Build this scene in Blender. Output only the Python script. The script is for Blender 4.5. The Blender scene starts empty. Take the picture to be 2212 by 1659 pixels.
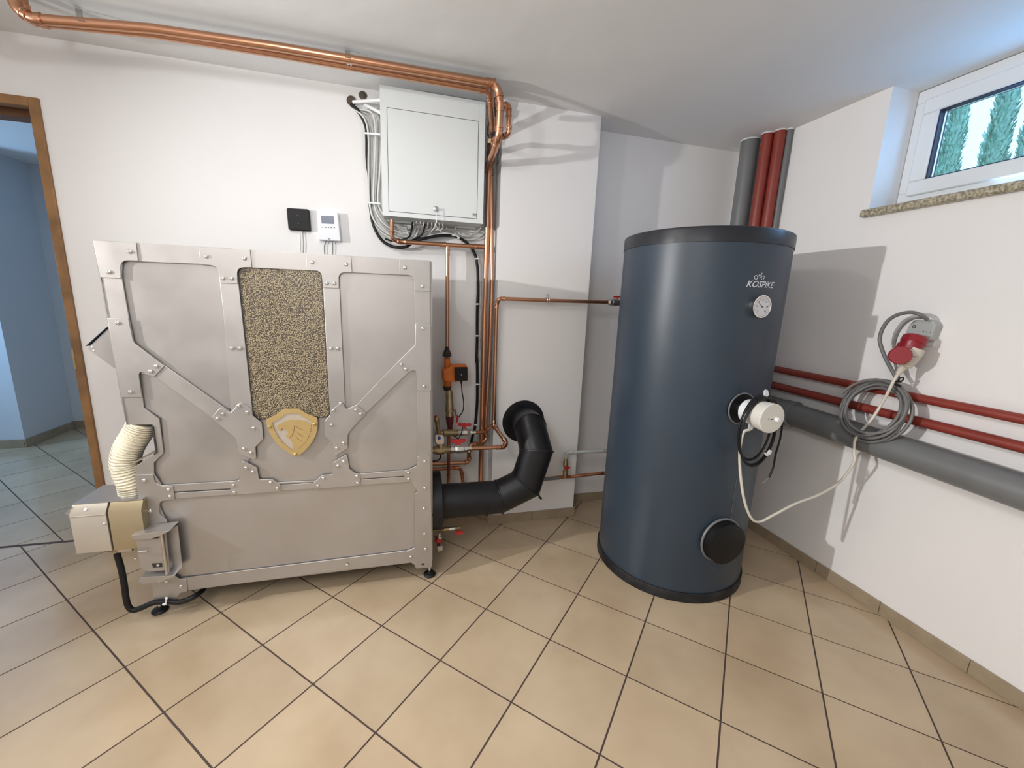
import bpy, bmesh, math, random
from mathutils import Vector, Matrix, Quaternion
random.seed(7)
PI = math.pi
SC = bpy.context.scene
COL = SC.collection
R = math.radians

# ------------------------------------------------------------------ camera
cam_d = bpy.data.cameras.new('camera')
cam_d.sensor_fit = 'HORIZONTAL'; cam_d.sensor_width = 36.0
cam_d.lens = 880.7 / 2212 * 36.0
cam_d.clip_start = 0.05; cam_d.clip_end = 100
cam = bpy.data.objects.new('camera', cam_d); COL.objects.link(cam)
yaw, pitch, roll = 0.2631, 0.1991, 0.0384
fwd = Vector((math.sin(yaw)*math.cos(pitch), math.cos(yaw)*math.cos(pitch), -math.sin(pitch)))
rt = Vector((math.cos(yaw), -math.sin(yaw), 0)); up = rt.cross(fwd)
r2 = rt*math.cos(roll) + up*math.sin(roll); u2 = -rt*math.sin(roll) + up*math.cos(roll)
cam.matrix_world = Matrix(((r2.x, u2.x, -fwd.x, .1129), (r2.y, u2.y, -fwd.y, -1.6454), (r2.z, u2.z, -fwd.z, 1.4323), (0, 0, 0, 1)))
SC.camera = cam

# ------------------------------------------------------------------ world, lights, exposure
w = bpy.data.worlds.new('sky'); SC.world = w; w.use_nodes = True
bg = w.node_tree.nodes['Background']
bg.inputs[0].default_value = (0.50, 0.74, 1.0, 1); bg.inputs[1].default_value = 3.0

def lamp(name, kind, loc, power, color, size=.05, rot=(0, 0, 0), size_y=None):
    d = bpy.data.lights.new(name, kind); d.energy = power; d.color = color
    if kind == 'AREA':
        d.shape = 'RECTANGLE'; d.size = size; d.size_y = size_y or size
    else: d.shadow_soft_size = size
    o = bpy.data.objects.new(name, d); COL.objects.link(o); o.location = loc; o.rotation_euler = rot
    return o
sp = lamp('side_lamp_light', 'SPOT', (-2.62, -.55, 1.86), 320, (1.0, .99, .975), .03)
sp.data.spot_size = R(112); sp.data.spot_blend = 1.0
sp.rotation_euler = Vector((5.0, -.45, -.35)).to_track_quat('-Z', 'Y').to_euler()
lamp('ceiling_lamp_light', 'POINT', (-.42, -.40, 2.36), 12.5, (1.0, .99, .975), .045)
lamp('rear_fill_light', 'AREA', (-.95, -2.2, 2.44), 46, (1.0, .99, .975), 1.3, (0, 0, 0))  # added soft fill behind the camera to even out the room, no known fixture
lamp('room_window_light', 'AREA', (2.60, -.50, 2.21), 8, (.32, .60, 1.0), .70, (0, R(90+20), 0), .26)
hw = lamp('hall_window_light', 'AREA', (-4.9, 1.75, 1.75), 33, (.33, .61, 1.0), 1.1, (0, 0, 0), 1.1)
hw.data.spread = R(110); hw.rotation_euler = Vector((1, .5, .06)).to_track_quat('-Z', 'Y').to_euler()
SC.view_settings.view_transform = 'Standard'; SC.view_settings.look = 'None'
SC.view_settings.gamma = 1.0; SC.view_settings.use_curve_mapping = False
SC.view_settings.exposure = 0.0
try:
    SC.cycles.use_denoising = True; SC.cycles.max_bounces = 8; SC.cycles.diffuse_bounces = 5; SC.cycles.glossy_bounces = 4
    SC.cycles.sample_clamp_indirect = 6.0; SC.cycles.caustics_reflective = False; SC.cycles.caustics_refractive = False
except Exception: pass

# ------------------------------------------------------------------ materials
def mat(name, col, rough=.5, metal=0.0, var=0.0, vs=6.0, bump=0.0, bs=60.0, spec=.5, rvar=0.0, coat=0.0, col2=None, dist=.002):
    m = bpy.data.materials.new(name); m.use_nodes = True
    nt = m.node_tree; n = nt.nodes; l = nt.links; p = n['Principled BSDF']
    p.inputs['Base Color'].default_value = (*col, 1); p.inputs['Roughness'].default_value = rough
    p.inputs['Metallic'].default_value = metal; p.inputs['Specular IOR Level'].default_value = spec
    p.inputs['Coat Weight'].default_value = coat
    geo = n.new('ShaderNodeNewGeometry')
    if var > 0 or rvar > 0 or col2:
        t = n.new('ShaderNodeTexNoise'); t.inputs['Scale'].default_value = vs; t.inputs['Detail'].default_value = 4
        l.new(geo.outputs['Position'], t.inputs['Vector'])
        if var > 0 or col2:
            mx = n.new('ShaderNodeMixRGB'); l.new(t.outputs['Fac'], mx.inputs[0])
            a = col if col2 else tuple(c*(1-var) for c in col); b = col2 if col2 else tuple(min(1, c*(1+var)) for c in col)
            cr = n.new('ShaderNodeMapRange'); cr.inputs['From Min'].default_value = .35; cr.inputs['From Max'].default_value = .65
            l.new(t.outputs['Fac'], cr.inputs['Value']); l.new(cr.outputs['Result'], mx.inputs[0])
            mx.inputs[1].default_value = (*a, 1); mx.inputs[2].default_value = (*b, 1)
            l.new(mx.outputs[0], p.inputs['Base Color'])
        if rvar > 0:
            mr = n.new('ShaderNodeMapRange'); mr.inputs['To Min'].default_value = rough-rvar; mr.inputs['To Max'].default_value = rough+rvar
            mr.inputs['From Min'].default_value = .3; mr.inputs['From Max'].default_value = .7
            l.new(t.outputs['Fac'], mr.inputs['Value']); l.new(mr.outputs['Result'], p.inputs['Roughness'])
    if bump > 0:
        t2 = n.new('ShaderNodeTexNoise'); t2.inputs['Scale'].default_value = bs; t2.inputs['Detail'].default_value = 3
        l.new(geo.outputs['Position'], t2.inputs['Vector'])
        b = n.new('ShaderNodeBump'); b.inputs['Strength'].default_value = bump; b.inputs['Distance'].default_value = dist
        l.new(t2.outputs['Fac'], b.inputs['Height']); l.new(b.outputs['Normal'], p.inputs['Normal'])
    return m
M = {}
M['wall'] = mat('wall_paint', (.845, .832, .828), .75, bump=.12, bs=35, var=.012, vs=1.5, dist=.004)
M['ceil'] = mat('ceiling_paint', (.80, .80, .80), .85, bump=.35, bs=5, var=.015, vs=2, dist=.012)
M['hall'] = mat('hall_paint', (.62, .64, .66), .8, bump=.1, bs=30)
M['grout'] = mat('grout', (.070, .046, .038), .75)
M['base'] = mat('baseboard_tile', (.34, .27, .185), .3, var=.08, vs=12)
M['wood'] = mat('pine_wood', (.25, .13, .05), .5, var=.25, vs=9)
M['wood2'] = mat('dark_wood', (.16, .075, .035), .5)
M['steel'] = mat('galvanised_steel', (.455, .435, .42), .38, .72, var=.04, vs=5, rvar=.07, spec=.5)
M['steel2'] = mat('galvanised_plate', (.465, .445, .43), .40, .72, var=.04, vs=7, rvar=.05)
M['chrome'] = mat('chrome', (.78, .76, .74), .18, 1.0)
M['dark'] = mat('dark_metal', (.03, .03, .032), .5)
M['black'] = mat('black_plastic', (.006, .006, .007), .5, spec=.3)
M['rubber'] = mat('black_rubber', (.009, .009, .010), .5, spec=.35)
M['flue'] = mat('black_flue_paint', (.007, .0075, .010), .42, 0, rvar=.06, vs=14, bump=.05, bs=90, spec=.4)
M['tank'] = mat('slate_vinyl', (.027, .043, .065), .40, 0, var=.05, vs=4, bump=.06, bs=6, spec=.55, dist=.01)
M['rim'] = mat('black_rim_plastic', (.016, .018, .024), .38, 0, rvar=.08, vs=25, spec=.45)
M['gold'] = mat('gold_plate', (.56, .41, .18), .38, .5, var=.04, vs=30)
M['crest'] = mat('crest_steel', (.60, .54, .47), .4, .6)
M['cream'] = mat('cream_steel', (.52, .47, .40), .38, .45, var=.03, vs=5)
M['brass_sheet'] = mat('brass_tinted_sheet', (.42, .34, .215), .33, .6, var=.05, vs=6)
M['copper'] = mat('copper', (.57, .30, .185), .31, 1.0, var=.05, vs=5)
M['copper_dull'] = mat('dull_copper', (.42, .17, .09), .38, .9, var=.12, vs=9)
M['brass'] = mat('brass', (.40, .31, .17), .42, .85, var=.15, vs=40)
M['dark_red'] = mat('dark_red_paint', (.13, .025, .025), .45)
M['nickel'] = mat('nickel', (.62, .60, .56), .28, .95, var=.08, vs=60)
M['red'] = mat('red_handle', (.52, .02, .025), .4)
M['blue'] = mat('blue_knob', (.02, .09, .45), .4)
M['orange'] = mat('orange_cast_iron', (.72, .17, .015), .5, var=.1, vs=25)
M['brown'] = mat('dark_brown_fitting', (.045, .028, .024), .5, .3)
M['white'] = mat('white_enamel', (.76, .79, .79), .35)
M['whitep'] = mat('white_plastic', (.82, .84, .88), .35)
M['cable_w'] = mat('white_cable', (.66, .66, .64), .45)
M['cable_t'] = mat('pale_cable', (.72, .68, .60), .45)
M['cable_g'] = mat('grey_cable', (.17, .17, .17), .45)
M['greyp'] = mat('grey_pvc', (.17, .175, .18), .42, var=.05, vs=8)
M['greyl'] = mat('light_grey_plastic', (.42, .44, .43), .45)
M['redp'] = mat('red_pipe', (.25, .038, .026), .42, var=.08, vs=10)
M['red_socket'] = mat('red_socket_plastic', (.27, .012, .02), .35)
M['ivory'] = mat('ivory_plastic', (.62, .58, .50), .4)
M['gran'] = mat('granite', (.20, .17, .11), .35, col2=(.55, .50, .38), vs=95)
M['offwhite'] = mat('off_white_plastic', (.73, .71, .66), .4)
M['upvc'] = mat('white_upvc', (.80, .82, .84), .35)
M['gasket'] = mat('black_gasket', (.02, .025, .05), .5)
M['screen'] = mat('lcd_screen', (.10, .13, .19), .15)
M['ink'] = mat('dark_print', (.05, .05, .055), .6)
M['logo'] = mat('white_print', (.80, .82, .85), .5)
M['dial'] = mat('dial_face', (.66, .66, .68), .3)
M['pellet'] = mat('wood_pellet', (.40, .32, .20), .5, col2=(.56, .47, .32), vs=160)
M['pdark'] = mat('pellet_dust', (.10, .076, .055), .9)
M['hose'] = mat('cream_hose', (.74, .68, .52), .35)
M['hose2'] = mat('hose_rib', (.84, .79, .64), .3)
M['leaf'] = mat('thuja_foliage', (.22, .46, .33), .7, col2=(.42, .66, .52), vs=14)
M['bark'] = mat('bark', (.12, .08, .05), .9)
M['grass'] = mat('lawn', (.30, .36, .26), .9, var=.2, vs=3)
M['dirty'] = mat('dusty_black', (.028, .028, .030), .6, col2=(.006, .006, .007), vs=9, spec=.3)

def tile_mat():
    m = mat('beige_floor_tile', (.46, .345, .225), .16, col2=(.56, .44, .30), vs=2.2, spec=.5)
    nt = m.node_tree; n = nt.nodes; l = nt.links; p = n['Principled BSDF']
    src = p.inputs['Base Color'].links[0].from_socket
    oi = n.new('ShaderNodeObjectInfo'); hs = n.new('ShaderNodeHueSaturation')
    mr = n.new('ShaderNodeMapRange'); mr.inputs['To Min'].default_value = .94; mr.inputs['To Max'].default_value = 1.05
    l.new(oi.outputs['Random'], mr.inputs['Value']); l.new(mr.outputs['Result'], hs.inputs['Value'])
    l.new(src, hs.inputs['Color']); l.new(hs.outputs['Color'], p.inputs['Base Color'])
    t = n.new('ShaderNodeTexNoise'); t.inputs['Scale'].default_value = 260
    geo = n.new('ShaderNodeNewGeometry'); l.new(geo.outputs['Position'], t.inputs['Vector'])
    b = n.new('ShaderNodeBump'); b.inputs['Strength'].default_value = .05; b.inputs['Distance'].default_value = .001
    l.new(t.outputs['Fac'], b.inputs['Height']); l.new(b.outputs['Normal'], p.inputs['Normal'])
    return m
M['tile'] = tile_mat()

def glass_mat(name, tint=(.93, .97, 1.0), refl=.07):
    m = bpy.data.materials.new(name); m.use_nodes = True; nt = m.node_tree; n = nt.nodes; n.clear()
    out = n.new('ShaderNodeOutputMaterial'); mx = n.new('ShaderNodeMixShader'); tr = n.new('ShaderNodeBsdfTransparent'); g = n.new('ShaderNodeBsdfGlossy')
    g.inputs['Roughness'].default_value = .02; tr.inputs[0].default_value = (*tint, 1); mx.inputs[0].default_value = refl
    nt.links.new(tr.outputs[0], mx.inputs[1]); nt.links.new(g.outputs[0], mx.inputs[2]); nt.links.new(mx.outputs[0], out.inputs[0])
    return m
M['glass'] = glass_mat('window_glass')
M['glass2'] = glass_mat('sight_glass', (.96, .96, .95), .035)

# ------------------------------------------------------------------ geometry helpers: every shape is (verts, faces)
def box(x0, x1, y0, y1, z0, z1):
    if x0 > x1: x0, x1 = x1, x0
    if y0 > y1: y0, y1 = y1, y0
    if z0 > z1: z0, z1 = z1, z0
    v = [(x, y, z) for x in (x0, x1) for y in (y0, y1) for z in (z0, z1)]
    f = [(0, 1, 3, 2), (4, 6, 7, 5), (0, 4, 5, 1), (2, 3, 7, 6), (0, 2, 6, 4), (1, 5, 7, 3)]
    return v, f
def prism(poly, a, b, axis='Y'):
    """poly in the two other axes (in order), pushed from a to b along axis"""
    n = len(poly)
    def P(q, t):
        return {'Y': (q[0], t, q[1]), 'X': (t, q[0], q[1]), 'Z': (q[0], q[1], t)}[axis]
    v = [P(q, a) for q in poly] + [P(q, b) for q in poly]
    f = [tuple(range(n)), tuple(range(2*n-1, n-1, -1))] + [(i, i+n, (i+1) % n+n, (i+1) % n) for i in range(n)]
    return v, f
def fillet(poly, r, idx=None, n=5):
    out = []
    N = len(poly)
    for i, p in enumerate(poly):
        if idx is not None and i not in idx: out.append(tuple(p)); continue
        p = Vector(p); a = Vector(poly[i-1]) - p; b = Vector(poly[(i+1) % N]) - p
        la, lb = a.length, b.length
        if la < 1e-6 or lb < 1e-6: continue
        a.normalize(); b.normalize()
        ang = math.acos(max(-1, min(1, a.dot(b))))
        if ang > R(172): out.append(tuple(p)); continue
        d = min(r/math.tan(ang/2), la*.48, lb*.48); q0 = p+a*d; q1 = p+b*d
        for k in range(n+1):
            t = k/n; out.append(tuple(q0*(1-t)**2 + p*2*t*(1-t) + q1*t*t))
    return out
def frame_for(d):
    d = d.normalized(); h = Vector((0, 0, 1)) if abs(d.z) < .9 else Vector((1, 0, 0))
    u = d.cross(h).normalized(); return u, d.cross(u).normalized()
def tube(path, r, seg=12, closed=False, caps=True):
    P = [Vector(p) for p in path]; n = len(P)
    rr = r if isinstance(r, (list, tuple)) else [r]*n
    D = []
    for i in range(n if closed else n-1): D.append((P[(i+1) % n]-P[i]).normalized())
    u, v = frame_for(D[0]); V = []; F = []
    rings = []
    for i in range(n):
        if closed: d1, d2 = D[i-1], D[i]
        else: d1 = D[i-1] if i > 0 else D[0]; d2 = D[i] if i < n-1 else D[-1]
        nn = (d1+d2)
        nn = nn.normalized() if nn.length > 1e-6 else d1
        if i > 0:
            q = D[i-2 if i > 1 else 0].rotation_difference(d1) if (i > 1) else Quaternion()
            u = (q @ u); u = (u-d1*u.dot(d1)).normalized(); v = d1.cross(u)
        ring = []
        for k in range(seg):
            a = 2*PI*k/seg; o = (u*math.cos(a)+v*math.sin(a))*rr[i]
            den = d1.dot(nn)
            if den > .3: o = o - d1*(o.dot(nn)/den)
            ring.append(len(V)); V.append(tuple(P[i]+o))
        rings.append(ring)
    m = n if closed else n-1
    for i in range(m):
        a, b = rings[i], rings[(i+1) % n]
        for k in range(seg): F.append((a[k], a[(k+1) % seg], b[(k+1) % seg], b[k]))
    if caps and not closed:
        F.append(tuple(reversed(rings[0]))); F.append(tuple(rings[-1]))
    return V, F
def bend(path, r, n=6):
    P = [Vector(p) for p in path]; out = [P[0]]
    for i in range(1, len(P)-1):
        a = P[i-1]-P[i]; b = P[i+1]-P[i]; la, lb = a.length, b.length; a.normalize(); b.normalize()
        ang = math.acos(max(-1, min(1, a.dot(b))))
        if ang > R(174): out.append(P[i]); continue
        d = min(r/math.tan(ang/2), la*.49, lb*.49)
        q0 = P[i]+a*d; q1 = P[i]+b*d
        # true arc
        rad = d*math.tan(ang/2); c = P[i]+(a+b).normalized()*(rad/math.sin(ang/2))
        e0 = (q0-c); e1 = (q1-c); tot = e0.angle(e1); ax = e0.cross(e1)
        if ax.length < 1e-9: out += [q0, q1]; continue
        ax.normalize()
        for k in range(n+1): out.append(c+Quaternion(ax, tot*k/n) @ e0)
    out.append(P[-1]); return out
def smooth(path, n=8):
    """Catmull-Rom through the points"""
    P = [Vector(p) for p in path]; Q = [P[0]*2-P[1]]+P+[P[-1]*2-P[-2]]; out = []
    for i in range(1, len(Q)-2):
        p0, p1, p2, p3 = Q[i-1:i+3]
        for k in range(n):
            t = k/n
            out.append(.5*((2*p1)+(-p0+p2)*t+(2*p0-5*p1+4*p2-p3)*t*t+(-p0+3*p1-3*p2+p3)*t**3))
    out.append(P[-1]); return out
def lathe(prof, o, d, seg=24):
    """prof: (distance along d, radius)"""
    o = Vector(o); d = Vector(d).normalized(); u, v = frame_for(d); V = []; F = []
    for (t, r) in prof:
        for k in range(seg):
            a = 2*PI*k/seg; V.append(tuple(o+d*t+(u*math.cos(a)+v*math.sin(a))*max(r, 1e-5)))
    for i in range(len(prof)-1):
        for k in range(seg): F.append((i*seg+k, i*seg+(k+1) % seg, (i+1)*seg+(k+1) % seg, (i+1)*seg+k))
    F.append(tuple(range(seg-1, -1, -1))); F.append(tuple(range((len(prof)-1)*seg, len(prof)*seg)))
    return V, F
def ring_shape(c, d, R0, r, seg=28, s2=8):
    c = Vector(c); u, v = frame_for(Vector(d))
    return tube([c+(u*math.cos(2*PI*k/seg)+v*math.sin(2*PI*k/seg))*R0 for k in range(seg)], r, s2, closed=True)
def ball(c, r, seg=12, rings=8, s=(1, 1, 1)):
    V = []; F = []
    for i in range(rings+1):
        t = PI*i/rings
        for k in range(seg):
            a = 2*PI*k/seg; V.append((c[0]+r*s[0]*math.sin(t)*math.cos(a), c[1]+r*s[1]*math.sin(t)*math.sin(a), c[2]+r*s[2]*math.cos(t)))
    for i in range(rings):
        for k in range(seg): F.append((i*seg+k, (i+1)*seg+k, (i+1)*seg+(k+1) % seg, i*seg+(k+1) % seg))
    return V, F
def joinp(*gs):
    V = []; F = []
    for g in gs:
        o = len(V); V += list(g[0]); F += [tuple(i+o for i in f) for f in g[1]]
    return V, F

WL = {}
def mesh_of(name, geo, m, origin=(0, 0, 0), angle=38, recalc=True, smoothed=True):
    me = bpy.data.meshes.new(name); ox, oy, oz = origin
    me.from_pydata([(a-ox, b-oy, c-oz) for a, b, c in geo[0]], [], geo[1])
    if recalc:
        bm = bmesh.new(); bm.from_mesh(me); bmesh.ops.recalc_face_normals(bm, faces=bm.faces); bm.to_mesh(me); bm.free()
    me.materials.append(M[m] if isinstance(m, str) else m)
    if smoothed:
        me.polygons.foreach_set('use_smooth', [True]*len(me.polygons)); me.set_sharp_from_angle(angle=R(angle))
    me.update(); return me
def bevel(o, w=.003, seg=2):
    b = o.modifiers.new('bevel', 'BEVEL'); b.width = w; b.segments = seg; b.limit_method = 'ANGLE'; b.angle_limit = R(40)
    b.harden_normals = False
    return o
def obj(name, geo, m, parent=None, bev=0, label=None, angle=38, kind=None, recalc=True):
    if parent is not None: org = WL[parent.name]
    else:
        xs, ys, zs = zip(*geo[0]); org = ((min(xs)+max(xs))/2, (min(ys)+max(ys))/2, min(zs))
    me = mesh_of(name, geo, m, org, angle, recalc)
    o = bpy.data.objects.new(name, me); COL.objects.link(o)
    if parent is not None: o.parent = parent; WL[o.name] = org
    else: o.location = org; WL[o.name] = org
    if bev: bevel(o, bev)
    if label: o['label'] = label
    if kind: o['kind'] = kind
    return o
def thing(name, label, cat, loc, group=None):
    o = bpy.data.objects.new(name, None); o.empty_display_size = .05; COL.objects.link(o); o.location = loc
    o['label'] = label; o['category'] = cat
    if group: o['group'] = group
    WL[o.name] = tuple(loc); return o
def tag(o, label, cat, group=None, kind=None):
    o['label'] = label; o['category'] = cat
    if group: o['group'] = group
    if kind: o['kind'] = kind
    return o
def put(name, me, parent, loc, rot=None):
    o = bpy.data.objects.new(name, me); COL.objects.link(o); o.parent = parent
    b = WL[parent.name]; o.location = (loc[0]-b[0], loc[1]-b[1], loc[2]-b[2]); WL[o.name] = tuple(loc)
    if rot: o.rotation_euler = rot
    return o
def struct(name, geo, m, parent=None, **k): return obj(name, geo, m, parent, kind='structure', **k)

# ------------------------------------------------------------------ room shell
XR, YB, YC, YN, ZC = 2.35, .867, .735, .92, 2.49      # right wall, back wall, chimney face, niche, ceiling
XL, YF = -2.9, -2.9
ZW = ZC
fl = struct('floor', box(-5.2, XR+.3, YF-.2, 3.6, -.06, -.0014), 'grout')
TS = 1/3; psi = .781; cps, sps = math.cos(psi), math.sin(psi)
def gw(i, j): return ((cps*i+sps*j)*TS, (-sps*i+cps*j)*TS)
def wg(x, y): return ((cps*x-sps*y)/TS, (sps*x+cps*y)/TS)
def clip(poly, ax, val, keep_less):
    out = []
    for i in range(len(poly)):
        a, b = poly[i-1], poly[i]
        ia = (a[ax] <= val) == keep_less or abs(a[ax]-val) < 1e-9; ib = (b[ax] <= val) == keep_less or abs(b[ax]-val) < 1e-9
        if ia != ib:
            t = (val-a[ax])/(b[ax]-a[ax]); out.append((a[0]+(b[0]-a[0])*t, a[1]+(b[1]-a[1])*t))
        if ib: out.append(b)
    return out
def area(p): return abs(sum(p[i-1][0]*p[i][1]-p[i][0]*p[i-1][1] for i in range(len(p)))/2)
full_tile = {}
def lay(i0, j0, rng, rect, cnt=[0]):
    g = .0052   # half joint in tile units *
    x0, x1, y0, y1 = rect
    for i in range(-rng, rng+1):
        for j in range(-rng, rng+1):
            a, b = i+i0, j+j0
            gg = .0095
            sq = [gw(a+gg, b+gg), gw(a+1-gg, b+gg), gw(a+1-gg, b+1-gg), gw(a+gg, b+1-gg)]
            if max(q[0] for q in sq) < x0 or min(q[0] for q in sq) > x1 or max(q[1] for q in sq) < y0 or min(q[1] for q in sq) > y1: continue
            p = clip(clip(clip(clip(sq, 0, x1, True), 0, x0, False), 1, y1, True), 1, y0, False)
            if len(p) < 3 or area(p) < .0004: continue
            cnt[0] += 1
            whole = abs(area(p)-area(sq)) < 1e-7
            c = (sum(q[0] for q in sq)/4, sum(q[1] for q in sq)/4)
            if whole and 'm' in full_tile: me = full_tile['m']
            else:
                me = mesh_of('tile', prism(p, -.0075, 0, 'Z'), 'tile', (c[0], c[1], 0), smoothed=False)
                if whole: full_tile['m'] = me
            put('tile', me, fl, (c[0], c[1], 0))
    return cnt[0]
lay(0, 0, 20, (-2.9, XR, -1.85, 1.0))
lay(0, 0, 20, (1.1, XR, 1.0, 1.0))
def frac(v): return v-math.floor(v)
hl = (-2.1204,1.3568,0); hm = (-1.9616,1.0568,0)
hj = frac(wg(hl[0], hl[1])[1]); hi_ = frac(wg(hm[0], hm[1])[0])
NT = lay(hi_, hj, 20, (-4.0, -.6, 1.024, 3.33))

ceiling = struct('ceiling', box(-5.2, 2.34+.3, YF-.2, 3.6, ZC, ZC+.15), 'ceil')
# back wall with the doorway at its left end
DX, DZ = -1.445, 2.24
struct('wall_back', joinp(box(DX, .645, YB, 1.02, 0, ZW), box(-2.5, DX, YB, 1.02, DZ, ZW), box(XL-.2, -2.42, YB, 1.02, 0, ZW)), 'wall')
struct('wall_chimney', box(.645, 1.222, YC, 1.05, 0, ZW), 'wall')
struct('wall_niche', box(1.222, XR+.2, YN, 1.05, 0, ZW), 'wall')
WY0, WY1, WZ0, WZ1 = -1.05, -.006, 1.945, ZW
struct('wall_right', joinp(box(XR, XR+.3, YF, 1.05, 0, WZ0-.035), box(XR, XR+.3, WY1, 1.05, WZ0-.035, ZW), box(XR, XR+.3, YF, WY0, WZ0-.035, ZW)), 'wall')
struct('wall_left', box(XL-.2, XL, YF, 1.02, 0, ZW), 'wall')
struct('wall_front', box(XL-.2, XR+.3, YF-.2, YF, 0, ZW), 'wall')
# hall beyond the door
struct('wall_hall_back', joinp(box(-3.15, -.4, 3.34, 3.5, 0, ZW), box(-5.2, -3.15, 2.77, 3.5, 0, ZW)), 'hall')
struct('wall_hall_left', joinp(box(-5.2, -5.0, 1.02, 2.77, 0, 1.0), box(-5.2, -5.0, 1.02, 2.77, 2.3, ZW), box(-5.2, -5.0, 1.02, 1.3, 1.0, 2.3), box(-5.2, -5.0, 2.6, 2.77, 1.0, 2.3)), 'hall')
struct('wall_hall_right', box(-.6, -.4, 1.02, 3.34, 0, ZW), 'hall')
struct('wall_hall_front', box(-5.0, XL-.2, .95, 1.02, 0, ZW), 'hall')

def baseboard(name, a, b, along, face, sign, joints, h=.064, t=.010):
    """row of tiles; along 'x' or 'y'; face = wall coordinate; sign = direction it stands proud"""
    e = bpy.data.objects.new(name, None); COL.objects.link(e); e.location = (0, 0, 0); e['kind'] = 'structure'; WL[e.name] = (0, 0, 0)
    cuts = [a]+sorted([j for j in joints if a < j < b])+[b]
    for k in range(len(cuts)-1):
        p, q = cuts[k]+.0012, cuts[k+1]-.0012
        f0, f1 = face, face+sign*t*(1+.1*random.random())
        hh = h+random.uniform(-.001, .001)
        g = box(p, q, f0, f1, 0, hh) if along == 'x' else box(f0, f1, p, q, 0, hh)
        obj('tile', g, 'base', e, bev=.0015)
    return e
baseboard('baseboard_right', YF, YN, 'y', XR, -1, [-.765-.333*k for k in range(0, 7)]+[-.432, -.11, .222, .555])
baseboard('baseboard_chimney', .628, 1.232, 'x', YC, -1, [.925])
baseboard('baseboard_niche', 1.234, XR-.012, 'x', YN, -1, [1.56, 1.90])
baseboard('baseboard_back', DX+.01, .62, 'x', YB, -1, [-1.2, -.87, -.54, -.21, .12, .45])
baseboard('baseboard_hall_back', -3.138, -1.0, 'x', 3.34, -1, [-2.8, -2.46, -2.1], h=.075)
baseboard('baseboard_hall_side', 2.758, 3.328, 'y', -3.15, 1, [3.05], h=.075)
baseboard('baseboard_hall_left', -5.0, -3.152, 'x', 2.77, -1, [-3.5, -3.85, -4.2], h=.075)
# door frame
door = bpy.data.objects.new('door_1', None); COL.objects.link(door); door.location = (-1.9, YB, 0); door['kind'] = 'structure'; WL['door_1'] = (-1.9, YB, 0)
obj('door_jamb', joinp(box(DX-.038, DX, YB-.012, 1.03, 0, DZ), box(DX-.052, DX-.038, .93, 1.03, 0, DZ-.04)), 'wood', door, bev=.003)
obj('door_jamb', joinp(box(-2.42, -2.382, YB-.012, 1.03, 0, DZ)), 'wood', door, bev=.003)
obj('door_head', joinp(box(-2.382, DX-.038, YB-.012, .90, DZ-.038, DZ)), 'wood', door, bev=.003)
obj('door_rebate', joinp(box(-2.382, DX-.038, .90, .945, DZ-.03, DZ), box(-2.382, DX-.038, .945, 1.03, DZ-.06, DZ)), 'wood2', door, bev=.002)
obj('strike_plate', box(DX-.0385, DX-.030, YB-.0135, YB-.011, 1.02, 1.12), 'brass', door)

# ------------------------------------------------------------------ window in the right wall
win = bpy.data.objects.new('window_1', None); COL.objects.link(win); win.location = (2.55, -.53, 1.95); win['kind'] = 'structure'; WL['window_1'] = (2.55, -.53, 1.95)
def rect_frame(x0, x1, y0, y1, z0, z1, tt):
    return joinp(box(x0, x1, y0, y1, z0, z0+tt), box(x0, x1, y0, y1, z1-tt, z1), box(x0, x1, y0, y0+tt, z0+tt, z1-tt), box(x0, x1, y1-tt, y1, z0+tt, z1-tt))
fy0, fy1, fz0, fz1 = -1.045, -.008, 1.975, 2.487
obj('window_frame', rect_frame(2.52, 2.60, fy0, fy1, fz0, fz1, .055), 'upvc', win, bev=.003)
obj('window_sash', rect_frame(2.505, 2.575, fy0+.042, fy1-.042, fz0+.034, fz1-.050, .066), 'upvc', win, bev=.006)
obj('gasket', rect_frame(2.512, 2.56, fy0+.106, fy1-.106, fz0+.096, fz1-.112, .008), 'gasket', win)
obj('glazing_spacer', joinp(rect_frame(2.535, 2.545, fy0+.112, fy1-.112, fz0+.102, fz1-.118, .005)), 'chrome', win)
obj('glass_pane', box(2.522, 2.526, fy0+.11, fy1-.11, fz0+.10, fz1-.116), 'glass', win)
obj('glass_pane', box(2.552, 2.556, fy0+.11, fy1-.11, fz0+.10, fz1-.116), 'glass', win)
sill = obj('window_sill', box(2.318, 2.60, -1.07, .012, 1.908, 1.944), 'gran', bev=.008)
sill['kind'] = 'structure'
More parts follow.
